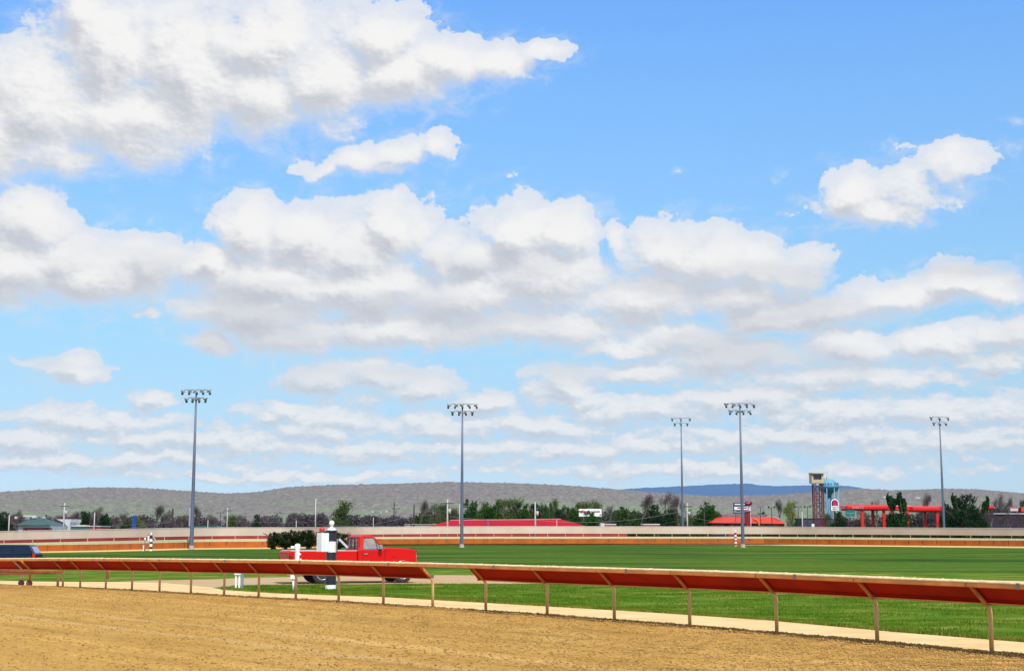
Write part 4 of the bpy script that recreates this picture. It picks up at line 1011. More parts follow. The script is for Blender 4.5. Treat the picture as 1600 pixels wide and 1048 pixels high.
# the hedge of evergreen shrubs behind the truck
HB = [(428, 832, 14, 'leftmost rounded evergreen shrub of the hedge behind the truck bed'), (446, 831, 12, 'second evergreen shrub of the hedge, right of the end one'), (463, 829, 13, 'evergreen shrub in the middle of the hedge, above the white standpipe'),
      (481, 828, 13, 'evergreen shrub of the hedge with a long loose twig, left of the white cabinet'), (503, 830, 15, 'evergreen shrub of the hedge hidden behind the white cabinet'), (530, 832, 14, 'rightmost evergreen shrub of the hedge beside the truck cab')]
for x, y, w, l in HB:
    o = tree('shrub', x, y - 1, w * 1.3, 0, l, 'evergreen shrubs in a row behind the truck', basepx=858.2); o['category'] = 'shrub'
GT = 'trees standing beyond the pale fence'
TL = [
 ('dark', 6, 799, 16, 440, 'dark green tree at the far left end of the tree line'), ('bare', 27, 800, 12, 470, 'bare purplish tree between the leftmost tree and the green roof'),
 ('bare', 92, 805, 14, 480, 'bare tree right of the white gabled building'), ('bare', 112, 801, 13, 460, 'bare tree above the flat-roofed building beside a white pole'), ('dark', 131, 797, 13, 450, 'dark tree with a green left side above the flat roof'),
 ('bare', 150, 795, 15, 465, 'bushy bare tree above the right end of the flat roof'), ('dark', 164, 801, 12, 455, 'dark tree at the right end of the flat-roofed building'), ('bare', 188, 803, 16, 470, 'purplish bare tree left of the blue sign'),
 ('dense', 198, 812, 10, 430, 'low olive tree left of the blue sign'), ('yellow', 221, 807, 12, 440, 'olive tree directly right of the blue sign'), ('bare', 242, 792, 17, 445, 'tall round bare tree between blue sign and light tower'),
 ('bare', 262, 800, 14, 460, 'bare tree beside the thick dark wooden pole'), ('bare', 283, 806, 14, 455, 'bare tree just left of the leftmost light tower'), ('bare', 314, 793, 13, 470, 'slim bare tree just right of the leftmost light tower'),
 ('bare', 334, 806, 13, 480, 'low bare tree left of the T-shaped lamp'), ('budding', 360, 803, 14, 470, 'olive budding tree behind the wooden pole with wires'), ('bare', 382, 806, 11, 460, 'low brown tree in the dip of the tree line'),
 ('dark', 401, 803, 8, 480, 'small dark conical tree in the tree line gap'), ('budding', 531, 784, 25, 600, 'wide pale budding tree rising above the purple wood'), ('dense', 545, 812, 12, 520, 'low olive tree under the wide budding tree'),
 ('bare', 656, 785, 14, 520, 'tall pale bare tree right of the dark pole'), ('bare', 674, 790, 14, 540, 'greyish bare tree above the pale shed'), ('budding', 690, 787, 15, 500, 'pale budding tree between two white poles'), ('budding', 708, 792, 12, 520, 'budding tree left of the tall light tower by the red roof'),
 ('dense', 735, 780, 17, 520, 'green tree right of the light tower above the red roof'), ('budding', 752, 786, 14, 540, 'loose budding tree above the red roof, second from the tower'), ('dense', 770, 785, 17, 525, 'green tree above the middle of the red roof'),
 ('budding', 788, 779, 16, 560, 'tall loose budding tree above the red roof'), ('budding', 801, 777, 16, 540, 'tallest budding tree above the red roof, left of the white utility pole'), ('dense', 818, 785, 18, 520, 'green tree left of the white utility pole'),
 ('dark', 838, 785, 16, 530, 'dark tree behind the white utility pole'), ('dense', 855, 786, 15, 520, 'mid green tree right of the white utility pole'), ('budding', 866, 781, 14, 545, 'tall budding tree beside the dark pole above the red roof'),
 ('dark', 876, 791, 14, 500, 'shaded tree above the right end of the red roof'), ('dense', 893, 789, 16, 470, 'bright green rounded tree left of the billboard'), ('budding', 916, 783, 17, 560, 'pale budding tree behind the billboard'), ('budding', 934, 781, 10, 580, 'slim budding tree behind the right end of the billboard'),
 ('dense', 923, 798, 17, 400, 'rounded green tree standing in front of the billboard'), ('bare', 951, 792, 10, 520, 'bare tree right of the billboard'), ('dense', 979, 792, 22, 420, 'broad bright green tree between two white canopies'),
 ('bare', 1001, 776, 20, 520, 'tall grey bare tree right of the broad green tree'), ('dark', 1022, 788, 18, 460, 'dark green tree beside the tall bare tree'), ('bare', 1041, 774, 18, 500, 'tallest purplish bare tree left of a light tower'), ('bare', 1060, 776, 12, 505, 'purplish bare tree directly behind the light tower'),
 ('dark', 1046, 794, 15, 430, 'very dark conical tree below the purplish bare tree'), ('budding', 1078, 797, 12, 480, 'olive tree behind the pole with a transformer'), ('dense', 1107, 785, 20, 410, 'large dense green tree left of the orange roof'),
 ('dark', 1189, 799, 13, 560, 'low dark tree above the orange roof beside a lamp'), ('bare', 1218, 784, 10, 450, 'pale bare tree left of the yellow-green one'), ('yellow', 1237, 783, 14, 440, 'yellow-green tree right of the orange roof'),
 ('budding', 1292, 803, 9, 430, 'olive bush behind the lattice tower under the bell sign'), ('dark', 1309, 799, 13, 410, 'round dark tree under the bell sign'), ('bare', 1347, 797, 14, 440, 'bare tree under the left part of the red canopy'), ('bare', 1369, 784, 10, 480, 'bare tree poking above the red canopy'),
 ('poplar', 1393, 772, 15, 350, 'tall dark leafy tree in front of the red canopy, left of its twin'), ('poplar', 1410, 770, 17, 348, 'tall dark leafy tree in front of the red canopy, right of its twin'), ('dark', 1402, 800, 22, 352, 'dark bushy tree at the foot of the twin leafy trees'),
 ('bare', 1445, 774, 12, 500, 'reddish bare tree behind the right part of the red canopy'), ('dark', 1478, 784, 14, 360, 'dark tree at the right end of the red canopy'), ('poplar', 1494, 772, 14, 362, 'tall dark tree with a pointed top right of the canopy'),
 ('dark', 1512, 772, 22, 355, 'largest dark tree of the clump right of the canopy'), ('poplar', 1537, 776, 12, 358, 'slim dark tree at the right side of the clump'), ('dark', 1500, 795, 22, 350, 'low dark tree in front of the clump'), ('dark', 1527, 797, 18, 356, 'low dark tree at the right foot of the clump'),
 ('bare', 1558, 777, 14, 420, 'bare tree behind the round red sign'), ('bare', 1574, 780, 10, 430, 'bare tree above the white roof line at right'), ('bare', 1550, 802, 18, 350, 'low brown bare bush before the dark building'), ('bare', 1575, 804, 18, 352, 'low reddish brown bush at the right edge of the fence'),
 ('dark', 1599, 781, 9, 400, 'dark tree at the right edge of the photo'), ('bare', 1596, 803, 12, 354, 'low bare bush under the dark tree at the right edge')]
for k, x, y, w, Y, l in TL: tree(k, x, y, w, Y, l, GT)
# dense wood that reads as one mass
def wood(name, x0, x1, top, Y, n, c1, c2, label, depth=40, seed=3, s=.38, tophf=None):
    rg = np.random.default_rng(seed); xs_ = rg.uniform(x0, x1, n); vs = []
    lobes = []
    k = max(6, int((x1 - x0) / 4))
    for i in range(k):
        x = rg.uniform(x0, x1); yy = Y + rg.uniform(0, depth); tz = at(x, top(x) + rg.uniform(0, 6), yy).z; r = tz * .28
        lobes.append((at(x, 834, yy).x, yy, tz - r * .8, r * 1.1, r * 1.1, r)); lobes.append((at(x, 834, yy).x, yy, tz * .4, r * 1.5, r * 1.5, tz * .4))
    P = crown_pts(rg, n, lobes); P = P[P[:, 2] > 0]
    o = np_mesh(name, leaf_tris(rg, P, s), _leaf('leaves_' + name, c1, c2, .15, .2), k=4); o['label'] = label; o['category'] = 'wood'; return o
wood('bare_wood', 395, 650, lambda x: interp(x, [395, 430, 470, 520, 560, 600, 650], [811, 804, 802, 801, 804, 805, 808]), 620, 60000, (.085, .066, .080), (.135, .108, .11), 'purplish leafless wood along the foot of the hills left of the red roof', 60, 3)
wood('bare_wood', -60, 400, lambda x: interp(x, [-60, 100, 150, 180, 250, 300, 400], [804, 806, 803, 806, 803, 806, 810]), 600, 55000, (.075, .055, .068), (.13, .105, .10), 'dark leafless wood behind the buildings at the left', 60, 4)
wood('green_wood', 645, 1130, lambda x: interp(x, [640, 660, 720, 800, 900, 1000, 1130], [802, 800, 797, 794, 797, 799, 806]), 600, 90000, (.030, .050, .022), (.075, .105, .035), 'dark green wood behind the red roof and the billboard', 50, 5)
wood('scrub_wood', 1230, 1660, lambda x: interp(x, [1230, 1300, 1400, 1470, 1660], [812, 809, 803, 796, 792]), 620, 80000, (.05, .045, .045), (.10, .085, .065), 'brownish scrub wood behind the lattice tower and the red canopy', 50, 6)
def ax(px, Y): return at(px, 810, Y).x
HAZE = 1.6e-5
# ------------------------------------------------------------------ hills
def hill(name, crest, D0, D1, mt, nx=700, ny=70, amp=6.5, foot=8.0, pw=.7):
    cx = [c[0] for c in crest]; cy = [c[1] for c in crest]
    xs_ = np.linspace(cx[0], cx[-1], nx); vs = []; rgl = np.random.default_rng(3)
    for x in xs_:
        hz = at(x, interp(x, cx, cy), D1).z
        for k in range(ny + 12):
            u = k / (ny - 1); D = D0 + (D1 - D0) * u
            X = at(x, 834, D1).x * (D / D1) ** .15 if False else at(x, 834, D).x
            n1 = mnoise.noise(Vector((X / 420, D / 420, 1))); n2 = mnoise.noise(Vector((X / 130, D / 130, 5)))
            if u <= 1: z = hz * (u ** pw) * (1 - .10 * math.sin(math.pi * u)) + (n1 * 22 + n2 * 8) * math.sin(math.pi * min(1, u)) ** .8
            else: z = hz * (1 - 2.2 * (u - 1) ** 1.2)
            c = mnoise.noise(Vector((X / 11, D / 22, 2))) * amp * .6 + mnoise.noise(Vector((X / 5, D / 10, 8))) * amp * .4
            vs.append((X, D, z + c * min(1, max(0, (u - .18) * 6)) - .1))
    n = ny + 12
    fs = [(i * n + k, (i + 1) * n + k, (i + 1) * n + k + 1, i * n + k + 1) for i in range(nx - 1) for k in range(n - 1)]
    o = np_mesh(name, np.array(vs), mt, k=4, kind='structure', faces=np.array(fs))
    return o
def hill_mat(name, stops, low, lowz, sc=.06):
    m = bpy.data.materials.new(name); m.use_nodes = True; t = m.node_tree; g = NT(t); b = t.nodes['Principled BSDF']; b.inputs['Roughness'].default_value = 1; b.inputs['Specular IOR Level'].default_value = 0
    co = g.n('ShaderNodeTexCoord').outputs['Object']; st = g.v('MULTIPLY', co, (1, .5, 1.1))
    n = g.noise(st, sc, 5, .75); c = g.ramp(n, stops)
    z = g.n('ShaderNodeSeparateXYZ', inp={0: co}).outputs[2]
    f = g.noise(g.v('MULTIPLY', co, (1, .5, 3.0)), .006, 4, .6)
    lowf = g.m('MULTIPLY', g.smooth(z, lowz, lowz * .25), g.smooth(f, .40, .60))
    lc = g.mix(1.0, low, g.ramp(n, [(.3, .75), (.7, 1.25)]), 'MULTIPLY')
    c = g.mix(g.m('MULTIPLY', lowf, .55), c, lc)
    t.links.new(c, b.inputs['Base Color']); return m
hm = hill_mat('bare_forest', [(.32, (.11, .098, .10)), (.46, (.165, .148, .138)), (.55, (.20, .18, .16)), (.68, (.28, .255, .21))], (.17, .26, .12), 150, .06)
FC = [(-300, 790), (-120, 776), (0, 768), (60, 765), (140, 761), (220, 762), (300, 767), (350, 770.5), (400, 768), (450, 760.5), (520, 757), (600, 755.5), (700, 752.5), (800, 754.5), (880, 757.5), (940, 762), (1000, 767), (1080, 773), (1130, 775), (1200, 773.5), (1270, 769), (1310, 764.5), (1350, 763), (1400, 765.5), (1480, 763), (1530, 764), (1600, 770), (1750, 776), (1900, 782)]
o = hill('hills', FC, 3300, 5400, hm, 1100, 110)
HILL = o
bm_ = hill_mat('far_forest_hazed', [(.3, (.045, .105, .22)), (.7, (.065, .135, .26))], (.08, .13, .22), 100, .03)  # distance haze put into the blue base colour
BC = [(700, 800), (860, 775), (930, 767), (1000, 762), (1060, 759.5), (1120, 756.5), (1175, 755), (1190, 758), (1220, 759), (1290, 757), (1330, 759), (1400, 770), (1500, 790)]
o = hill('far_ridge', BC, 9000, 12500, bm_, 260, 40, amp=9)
# ------------------------------------------------------------------ buildings beyond the fence
def pbox(mb, x0, x1, yt, yb, Y, dep, gnd=False, grow=0):
    a = at(x0, yt, Y); b = at(x1, yb, Y); z0 = -.06 if gnd else b.z
    mb.box(a.x - grow, b.x + grow, Y - grow, Y + dep, z0, a.z); return mb
wallW = mat('white_stucco', S(225, 225, 228), .8, var=.05, scale=.3); greenR = mat('green_metal_roof', S(60, 100, 96), .5, .1, var=.08, scale=.4)
brick = mat('red_brick', S(165, 80, 90), .85, var=.1, scale=2); tealW = mat('teal_band', S(70, 110, 112), .7, var=.06)
Y = 400
t = thing('gabled_building', 'white and brick building with a green hipped roof at far left', 'building', (at(55, 834, Y).x, Y, -.06))
mb = MB(); pbox(mb, 29, 79, 819.5, 834, Y, 14, True); W(mb.build('wall', wallW, t))
mb = MB(); pbox(mb, 36, 79.4, 824, 834, Y - .06, 1, True); bw = W(mb.build('brick_wall', brick, t))
for x in (40, 72): mb = MB(); pbox(mb, x, x + 2.2, 825, 828, Y - .12, .2); W2(mb.build('window', glassM, bw), t)
mb = MB(); e = lambda x, y, yy: at(x, y, Y) + Vector((0, yy, 0))
mb.poly([e(27, 820, -1), e(80, 820, -1), e(80, 820, 15), e(27, 820, 15), e(26, 809, 7) + Vector((2, 0, 0)), e(56, 808.5, 7)], [(0, 1, 5, 4), (2, 3, 4, 5), (1, 2, 5), (3, 0, 4), (0, 3, 2, 1)]); W(mb.build('roof', greenR, t))
mb = MB(); pbox(mb, 36, 50, 804.6, 807, Y + 6, 1.5); pbox(mb, 50, 56, 804.6, 809, Y + 6, 1.6); pbox(mb, 23, 26, 806.5, 810, Y + 6, 1); W(mb.build('roof_vent', wallW, t))
mb = MB(); mb.prism([(ax(61, Y), at(61, 809.8, Y).z), (ax(85, Y), at(85, 809.8, Y).z), (ax(85, Y), at(85, 815, Y).z), (ax(83.5, Y), at(83.5, 815, Y).z), (ax(83.5, Y), -.06), (ax(76, Y), -.06), (ax(76, Y), at(76, 816.5, Y).z)], Y + 15.2, Y + 25); pbox(mb, 66, 69, 807, 810, Y + 17, 1.5); W(mb.build('parapet_wall', wallW, t))
t = thing('flat_roof_building', 'long low building with a white roof edge and teal and brick wall', 'building', (at(120, 834, Y).x, Y + 3, -.06))
mb = MB(); pbox(mb, 80, 138, 822.5, 834, Y + 16.5, 10, True); W(mb.build('wall', tealW, t)); mb = MB(); pbox(mb, 138.2, 157, 822.5, 834, Y + 16.5, 10, True); W(mb.build('brick_wall', brick, t))
mb = MB(); pbox(mb, 79.5, 157.6, 821, 822.5, Y + 16.3, 10.4); W(mb.build('roof', wallW, t)); mb = MB(); pbox(mb, 118, 134, 819.6, 821, Y + 18, 4); W(mb.build('roof_vent', mat('tan_duct', S(205, 195, 160), .7), t))
mb = MB(); pbox(mb, 146.5, 149, 821.5, 827, Y + 16.2, .3); W(mb.build('door', blk, t))
# blue and white sign pylons
t = thing('blue_sign_pylon', 'tall bright blue vertical sign among bare trees', 'sign', (at(209.5, 834, 380).x, 380, -.06))
mb = MB(); pbox(mb, 207.5, 212, 805, 826, 380, .5); W(mb.build('sign_panel', mat('sign_blue', S(25, 75, 180), .5, var=.04), t, bevel=.05)); mb = MB(); pbox(mb, 206.8, 208, 805.5, 834, 380.5, .3, True); W(mb.build('post', steel, t))
t = thing('white_sign_pylon', 'narrow pale sign pylon just left of the leftmost light tower', 'sign', (at(296.5, 834, 370).x, 370, -.06))
mb = MB(); pbox(mb, 295.5, 298, 794, 822, 370, .6); W(mb.build('sign_panel', mat('lilac_panel', S(180, 180, 205), .6), t, bevel=.04)); mb = MB(); pbox(mb, 296.2, 297.2, 822, 834, 370.1, .3, True); W(mb.build('post', steel, t))
t = thing('green_shed', 'low grey-green shed right of the leftmost light tower', 'shed', (at(325, 834, 420).x, 420, -.06))
mb = MB(); pbox(mb, 304, 340, 823, 834, 420, 6, True); W(mb.build('wall', tealW, t)); mb = MB(); mb.prism([(ax(303, 420), at(303, 823, 420).z), (ax(341, 420), at(341, 823, 420).z), (ax(338, 420), at(338, 820.6, 420).z), (ax(306, 420), at(306, 820.6, 420).z)], 419.8, 426.3); W(mb.build('roof', greenR, t))
# pale shed and red roofed barn
t = thing('pale_shed', 'long pale flat shed left of the red roof', 'shed', (at(660, 834, 372).x, 372, -.06))
mb = MB(); pbox(mb, 632, 702, 819, 834, 372, 9, True); W(mb.build('wall', mat('pale_shed_wall', S(185, 182, 165), .8, var=.05, scale=.4), t)); mb = MB(); pbox(mb, 631.5, 702.5, 818.2, 819, 371.8, 9.4); W(mb.build('roof', mat('shed_roof', S(200, 200, 190), .7), t))
t = thing('red_roofed_barn', 'very long low building with a bright red hipped metal roof', 'building', (at(800, 834, 345).x, 345, -.06))
YB = 345; e = lambda x, y, d: at(x, y, YB) + Vector((0, d, 0))
mb = MB(); mb.poly([e(662, 824.5, 0), e(928, 824.5, 0), e(928, 824.5, 26), e(662, 824.5, 26), e(700, 811.9, 12) , e(879, 810, 12)], [(0, 1, 5, 4), (2, 3, 4, 5), (1, 2, 5), (3, 0, 4), (0, 3, 2, 1)])
redRoof = mat('red_metal_roof', S(200, 0, 28, .70), .7, 0, var=.06, scale=.12, spec=.2, streak=(1, .2, 1)); W(mb.build('roof', redRoof, t))
mb = MB(); pbox(mb, 668, 920, 824.4, 834, YB + 1.5, 22, True); W(mb.build('wall', mat('barn_wall', S(150, 50, 50), .8, var=.08), t))
mb = MB(); mb.bar(e(700, 811.5, 12), e(879, 809.6, 12), .5, .18); W(mb.build('ridge_cap', mat('ridge_pink', S(235, 150, 160), .6), t))
for i, x in enumerate(range(690, 900, 21)):
    mb = MB(); mb.bar(e(x, 824.2, -.03), e(700 + (x - 690) * .87, 811.9, 11.9) + Vector((0, 0, .06)), .10, .05); W(mb.build('roof_seam', mat('seam_red', S(170, 5, 38), .5), t))
# white-topped small canopies
for (x0, x1, xb, lab) in ((938, 963, 941, 'small flat canopy with a white and red edge left of the broad green tree'), (1004, 1031, 1004, 'small flat canopy with a white top right of the broad green tree')):
    t = thing('flat_canopy', lab, 'canopy', (at((x0 + x1) / 2, 834, 360).x, 360, -.06))
    mb = MB(); pbox(mb, x0, x1, 818, 819.8, 360, 6); W(mb.build('roof', wallW, t, bevel=.05)); mb = MB(); pbox(mb, x0 + 1, x1, 819.8, 821.8, 360.1, 5.8); W(mb.build('fascia', mat('fascia_red', S(190, 40, 30), .6), t))
    for x in (x0 + 2, x1 - 2): mb = MB(); pbox(mb, x - .5, x + .5, 821.8, 834, 361, .3, True); W(mb.build('post', wallW, t))
    if xb == 941: mb = MB(); pbox(mb, 938, 944.5, 817, 824, 359, 2.5); W(mb.build('roof_box', wallW, t, bevel=.1))
# billboard
t = thing('billboard', 'white billboard with red writing behind the rounded green tree', 'billboard', (at(922, 834, 425).x, 425, -.06))
mb = MB(); pbox(mb, 904.5, 940, 794.8, 806.5, 425, .5); W(mb.build('board', whiteM, t, bevel=.05))
mb = MB(); pbox(mb, 904.5, 911.5, 797.3, 800.2, 424.93, .08); W(mb.build('logo_block', mat('orange_print', S(205, 95, 45), .6), t))
rp = mat('red_print', S(185, 25, 55), .6, var=0)
fz = at(922, 798.6, 424.9); text('lettering', 'Outback', 1.05, rp, t, Matrix.Translation((ax(920, 424.9), 424.88, fz.z)), .02, sx=1.25).matrix_parent_inverse = Matrix.Translation(-Vector(t.location))
mb = MB(); pbox(mb, 931.5, 937.5, 798.0, 799.8, 424.93, .08); W(mb.build('print_strip', rp, t)); mb = MB(); pbox(mb, 937, 939.2, 803, 804.6, 424.93, .08); W(mb.build('print_mark', blk, t))
for x in (912, 933): mb = MB(); pbox(mb, x - .6, x + .6, 806.4, 834, 425.1, .3, True); W(mb.build('post', steel, t))
# orange diner
YO = 400; e = lambda x, y, d: at(x, y, YO) + Vector((0, d, 0)); orgR = mat('orange_tile_roof', S(226, 62, 14, .8), .6, var=.08, scale=.5)
t = thing('orange_roofed_diner', 'low restaurant with a bright orange hipped roof and a curved orange arch', 'building', (at(1180, 834, YO).x, YO, -.06))
mb = MB(); mb.poly([e(1112, 816.5, 0), e(1229, 818, 0), e(1229, 818, 22), e(1112, 816.5, 22), e(1126, 807.3, 8), e(1218, 807, 8)], [(0, 1, 5, 4), (2, 3, 4, 5), (1, 2, 5), (3, 0, 4), (0, 3, 2, 1)]); W(mb.build('roof', orgR, t))
mb = MB(); pbox(mb, 1115, 1226, 817, 834, YO + 1, 18, True); W(mb.build('wall', mat('diner_wall', S(150, 80, 60), .8, var=.2, scale=.6), t))
for i, x in enumerate((1132, 1142, 1153, 1190, 1200, 1210)): mb = MB(); pbox(mb, x, x + 5, 818.5, 821.5, YO + .9, .2); W(mb.build('window', mat('tan_pane', S(200, 120, 60), .3) if i % 2 else glassM, t))  # every second pane is plain tan, the others dark glass
mb = MB(); mb.tube([at(1177 + 9 * math.sin(a), 821.5 - 11 * math.cos(a) , YO - 1) for a in [i * math.pi / 2 / 10 for i in range(11)]], .3, 6); W(mb.build('entrance_arch', mat('arch_orange', S(250, 120, 50), .5), t))
mb = MB(); mb.bar(e(1216, 806.6, 7.5), e(1222, 810.5, 3), .25, .1); W(mb.build('roof_trim', wallW, t))
mb = MB(); pbox(mb, 1128, 1160, 803.2, 806.4, YO + 24, 3, True); pbox(mb, 1175, 1192, 803.4, 806.5, YO + 24, 3, True); W(mb.build('rear_block', mat('pinkish_grey', S(150, 125, 130), .8, var=.15, scale=1), t))
# multi-panel sign
t = thing('panel_sign', 'blue framed sign of three stacked panels beside the floodlight tower', 'sign', (at(1157, 834, 380).x, 380, -.06)); navy = mat('sign_navy', S(45, 50, 105), .5, var=.04)
mb = MB(); pbox(mb, 1146, 1168, 785, 802, 380, .5); W(mb.build('sign_frame', navy, t, bevel=.03)); 
mb = MB(); pbox(mb, 1147.4, 1168, 791.2, 796, 379.93, .1); W(mb.build('sign_panel', whiteM, t)); mb = MB(); pbox(mb, 1147.4, 1168, 797, 800.6, 379.93, .1); W(mb.build('sign_panel', mat('grey_panel', S(170, 172, 180), .6), t))
mb = MB(); pbox(mb, 1148, 1163.5, 786.7, 788.3, 379.9, .1); W(mb.build('print_strip', whiteM, t)); mb = MB(); pbox(mb, 1152, 1167, 792, 793.9, 379.88, .1); W(mb.build('print_strip', rp, t)); mb = MB(); pbox(mb, 1150.5, 1156.5, 797.5, 798.8, 379.88, .1); W(mb.build('print_strip', blk, t))
for x in (1150, 1164): mb = MB(); pbox(mb, x - .7, x + .7, 802, 834, 380.1, .3, True); W(mb.build('post', navy, t))
t = thing('red_sign_pylon', 'dark red oval sign on a red pylon in front of the orange diner', 'sign', (at(1170, 834, 376).x, 376, -.06)); wine = mat('wine_red', S(150, 10, 40), .5, var=.06)
mb = MB(); c = at(1169.6, 785.8, 376); mb.lathe([(.02, -.35), (.85, -.3), (1.0, -.15), (1.0, .15), (.85, .3), (.02, .35)], 20, (0, 0, 0), Matrix.Translation(c) @ Matrix.Rotation(math.pi / 2, 4, 'X') @ Matrix.Scale(.66, 4, (0, 1, 0))); W(mb.build('oval_sign', wine, t))
mb = MB(); pbox(mb, 1166.2, 1171.5, 785.0, 786.2, 375.6, .05); W(mb.build('print_strip', mat('pink_print', S(225, 130, 160), .6), t))
mb = MB(); pbox(mb, 1164.5, 1172.5, 798.5, 834, 376, 1.0, True); W(mb.build('pylon', wine, t)); mb = MB(); pbox(mb, 1163.5, 1174.5, 797.3, 798.5, 375.8, 1.4); W(mb.build('pylon_cap', mat('pink_print', (1, 1, 1)), t)); mb = MB(); pbox(mb, 1172.6, 1174, 798.5, 834, 376, .6, True); W(mb.build('side_strip', whiteM, t))
mb = MB(); pbox(mb, 1170.2, 1171.2, 789.5, 797.3, 376.1, .2); pbox(mb, 1172, 1172.8, 789, 797.3, 376.1, .2); W(mb.build('neck', offw, t))
# dark shed left of the tower
t = thing('dark_shed', 'dark grey shed behind the red lattice tower', 'shed', (at(1260, 834, 430).x, 430, -.06)); dk = mat('slate_wall', S(72, 76, 92), .8, var=.08, scale=.4)
mb = MB(); pbox(mb, 1252, 1300, 809.8, 834, 430, 9, True); W(mb.build('wall', dk, t)); mb = MB(); pbox(mb, 1251.5, 1300.5, 809, 809.8, 429.8, 9.4); W(mb.build('roof', mat('slate_roof', S(95, 100, 112), .7), t))
t = thing('electric_cabinet', 'small white cabinet at the foot of the red lattice tower', 'cabinet', (at(1270.5, 834, 328).x, 328, -.06)); mb = MB(); pbox(mb, 1268.6, 1272.6, 826, 834, 328.1, .6, True); W(mb.build('plinth', dk, t)); mb = MB(); pbox(mb, 1268.6, 1272.6, 818, 826, 328, .8); W(mb.build('cabinet_body', whiteM, t, bevel=.03)); mb = MB(); pbox(mb, 1270.4, 1270.8, 818.6, 825, 327.96, .05); W(mb.build('door_gap', blk, t))
# lattice observation tower
YT = 330; t = thing('observation_tower', 'red lattice camera tower with a cream cabin on top', 'tower', (at(1281, 834, YT).x, YT, -.06))
cream = mat('cream_panel', S(226, 205, 165), .7, var=.06, scale=.6); lat = mat('lattice_red', S(118, 28, 48), .6, var=.08, scale=.6)
x0, x1 = ax(1270, YT), ax(1288.8, YT); zt_, zb_, zf = at(0, 738, YT).z, at(0, 754.6, YT).z, at(0, 748.8, YT).z
mb = MB(); D = 2.8
mb.box(x0, x1, YT, YT + .12, zb_, zf); mb.box(x0, x0 + .42, YT, YT + .12, zf, zt_ - .25); mb.box(x1 - .5, x1, YT, YT + .12, zf, zt_ - .25); mb.box(x0, x0 + .1, YT + .12, YT + D, zb_, zt_ - .25); mb.box(x1 - .1, x1, YT + .12, YT + D, zb_, zt_ - .25); mb.box(x0 + .1, x1 - .1, YT + D - .1, YT + D, zb_, zt_ - .25); mb.box(x0 + .42, x1 - .5, YT, YT + .12, zt_ - .5, zt_ - .25)
W(mb.build('cabin', cream, t)); mb = MB(); mb.box(x0 - .1, x1 + .12, YT - .5, YT + D + .2, zt_ - .25, zt_); W(mb.build('roof', cream, t, bevel=.04)); mb = MB(); mb.box(x0 + .42, x1 - .5, YT + .5, YT + .56, zf, zt_ - .5); W(mb.build('window', mat('cabin_glass', S(85, 100, 130), .15, 0, var=.05), t)); mb = MB(); mb.box(x0 + .1, x1 - .1, YT + .12, YT + D - .1, zb_, zb_ + .08); W(mb.build('floor', blk, t))
lx0, lx1 = ax(1274, YT), ax(1288, YT); ly0, ly1 = YT + .3, YT + 2.5; leg = MB(); C4 = [(lx0, ly0), (lx1, ly0), (lx1, ly1), (lx0, ly1)]
for (x, y) in C4:
    lg = MB(); lg.bar((x, y, -.06), (x, y, zb_), .16); W(lg.build('leg', lat, t))
br = MB(); nb_ = 9; st_ = (zb_ + .06) / nb_
for i in range(nb_):
    for a, b in zip(C4, C4[1:] + C4[:1]):
        z = -.06 + i * st_; br.bar((*a, z), (*b, z + st_), .09); br.bar((*b, z), (*a, z + st_), .09); br.bar((*a, z + st_), (*b, z + st_), .08)
W(br.build('bracing', lat, t)); mb = MB(); xm = (lx0 + lx1) / 2; mb.bar((xm - .45, ly0 + .9, 0), (xm - .45, ly0 + .9, zb_), .12); mb.bar((xm + .35, ly0 + .9, 0), (xm + .35, ly0 + .9, zb_), .12)
for i in range(34): mb.bar((xm - .45, ly0 + .9, .3 + i * .36), (xm + .35, ly0 + .9, .3 + i * .36), .06)
W(mb.build('ladder', lat, t))
# water tower
YW = 900; t = thing('water_tower', 'pale blue water tower with a domed tank behind the lattice tower', 'water tower', (at(1297, 834, YW).x, YW, -.06)); blu = mat('tank_blue', S(118, 178, 202), .5, var=.05, scale=.1); bld = mat('tank_blue_lower', S(70, 140, 175), .55, var=.05, scale=.1)
cxw = ax(1296.5, YW); Z = lambda py: at(0, py, YW).z; k = YW / 2200; C = (cxw, YW, 0)
mb = MB(); mb.lathe([(.3, Z(747.6)), (5 * k, Z(748.4)), (9 * k, Z(750.6)), (12.5 * k, Z(754)), (15 * k, Z(759)), (15 * k, Z(761.2))], 36, C); W(mb.build('tank_dome', blu, t))
mb = MB(); mb.lathe([(15 * k, Z(761.2)), (14.3 * k, Z(764)), (10.5 * k, Z(767.6)), (6.5 * k, Z(769.6)), (4.2 * k, Z(772)), (3.4 * k, Z(777))], 36, C); W(mb.build('tank_bowl', bld, t))
mb = MB(); mb.lathe([(15.7 * k, Z(761.6)), (16.1 * k, Z(761.4)), (16.1 * k, Z(760.8)), (15.7 * k, Z(760.8))], 36, C); W(mb.build('catwalk', bld, t))
mb = MB(); mb.tube([(cxw, YW, -.06), (cxw, YW, Z(777))], 3.2 * k, 20); W(mb.build('central_riser', mat('riser_blue', S(95, 165, 205), .55), t))
for a in range(8):
    an = a * math.pi / 4 + .35; mb = MB(); mb.tube([(cxw + 15 * k * math.cos(an), YW + 15 * k * math.sin(an), -.06), (cxw + 15 * k * math.cos(an), YW + 15 * k * math.sin(an), Z(761.4))], .28, 6); W(mb.build('leg', blu, t))
mb = MB(); mb.tube([(cxw - 1.2, YW, Z(748.4)), (cxw - 1.2, YW, Z(744.5))], .25, 6); mb.box(cxw - 3.4, cxw - 2.6, YW - .4, YW + .4, Z(748.6), Z(746.4)); W(mb.build('antenna', metalG, t))
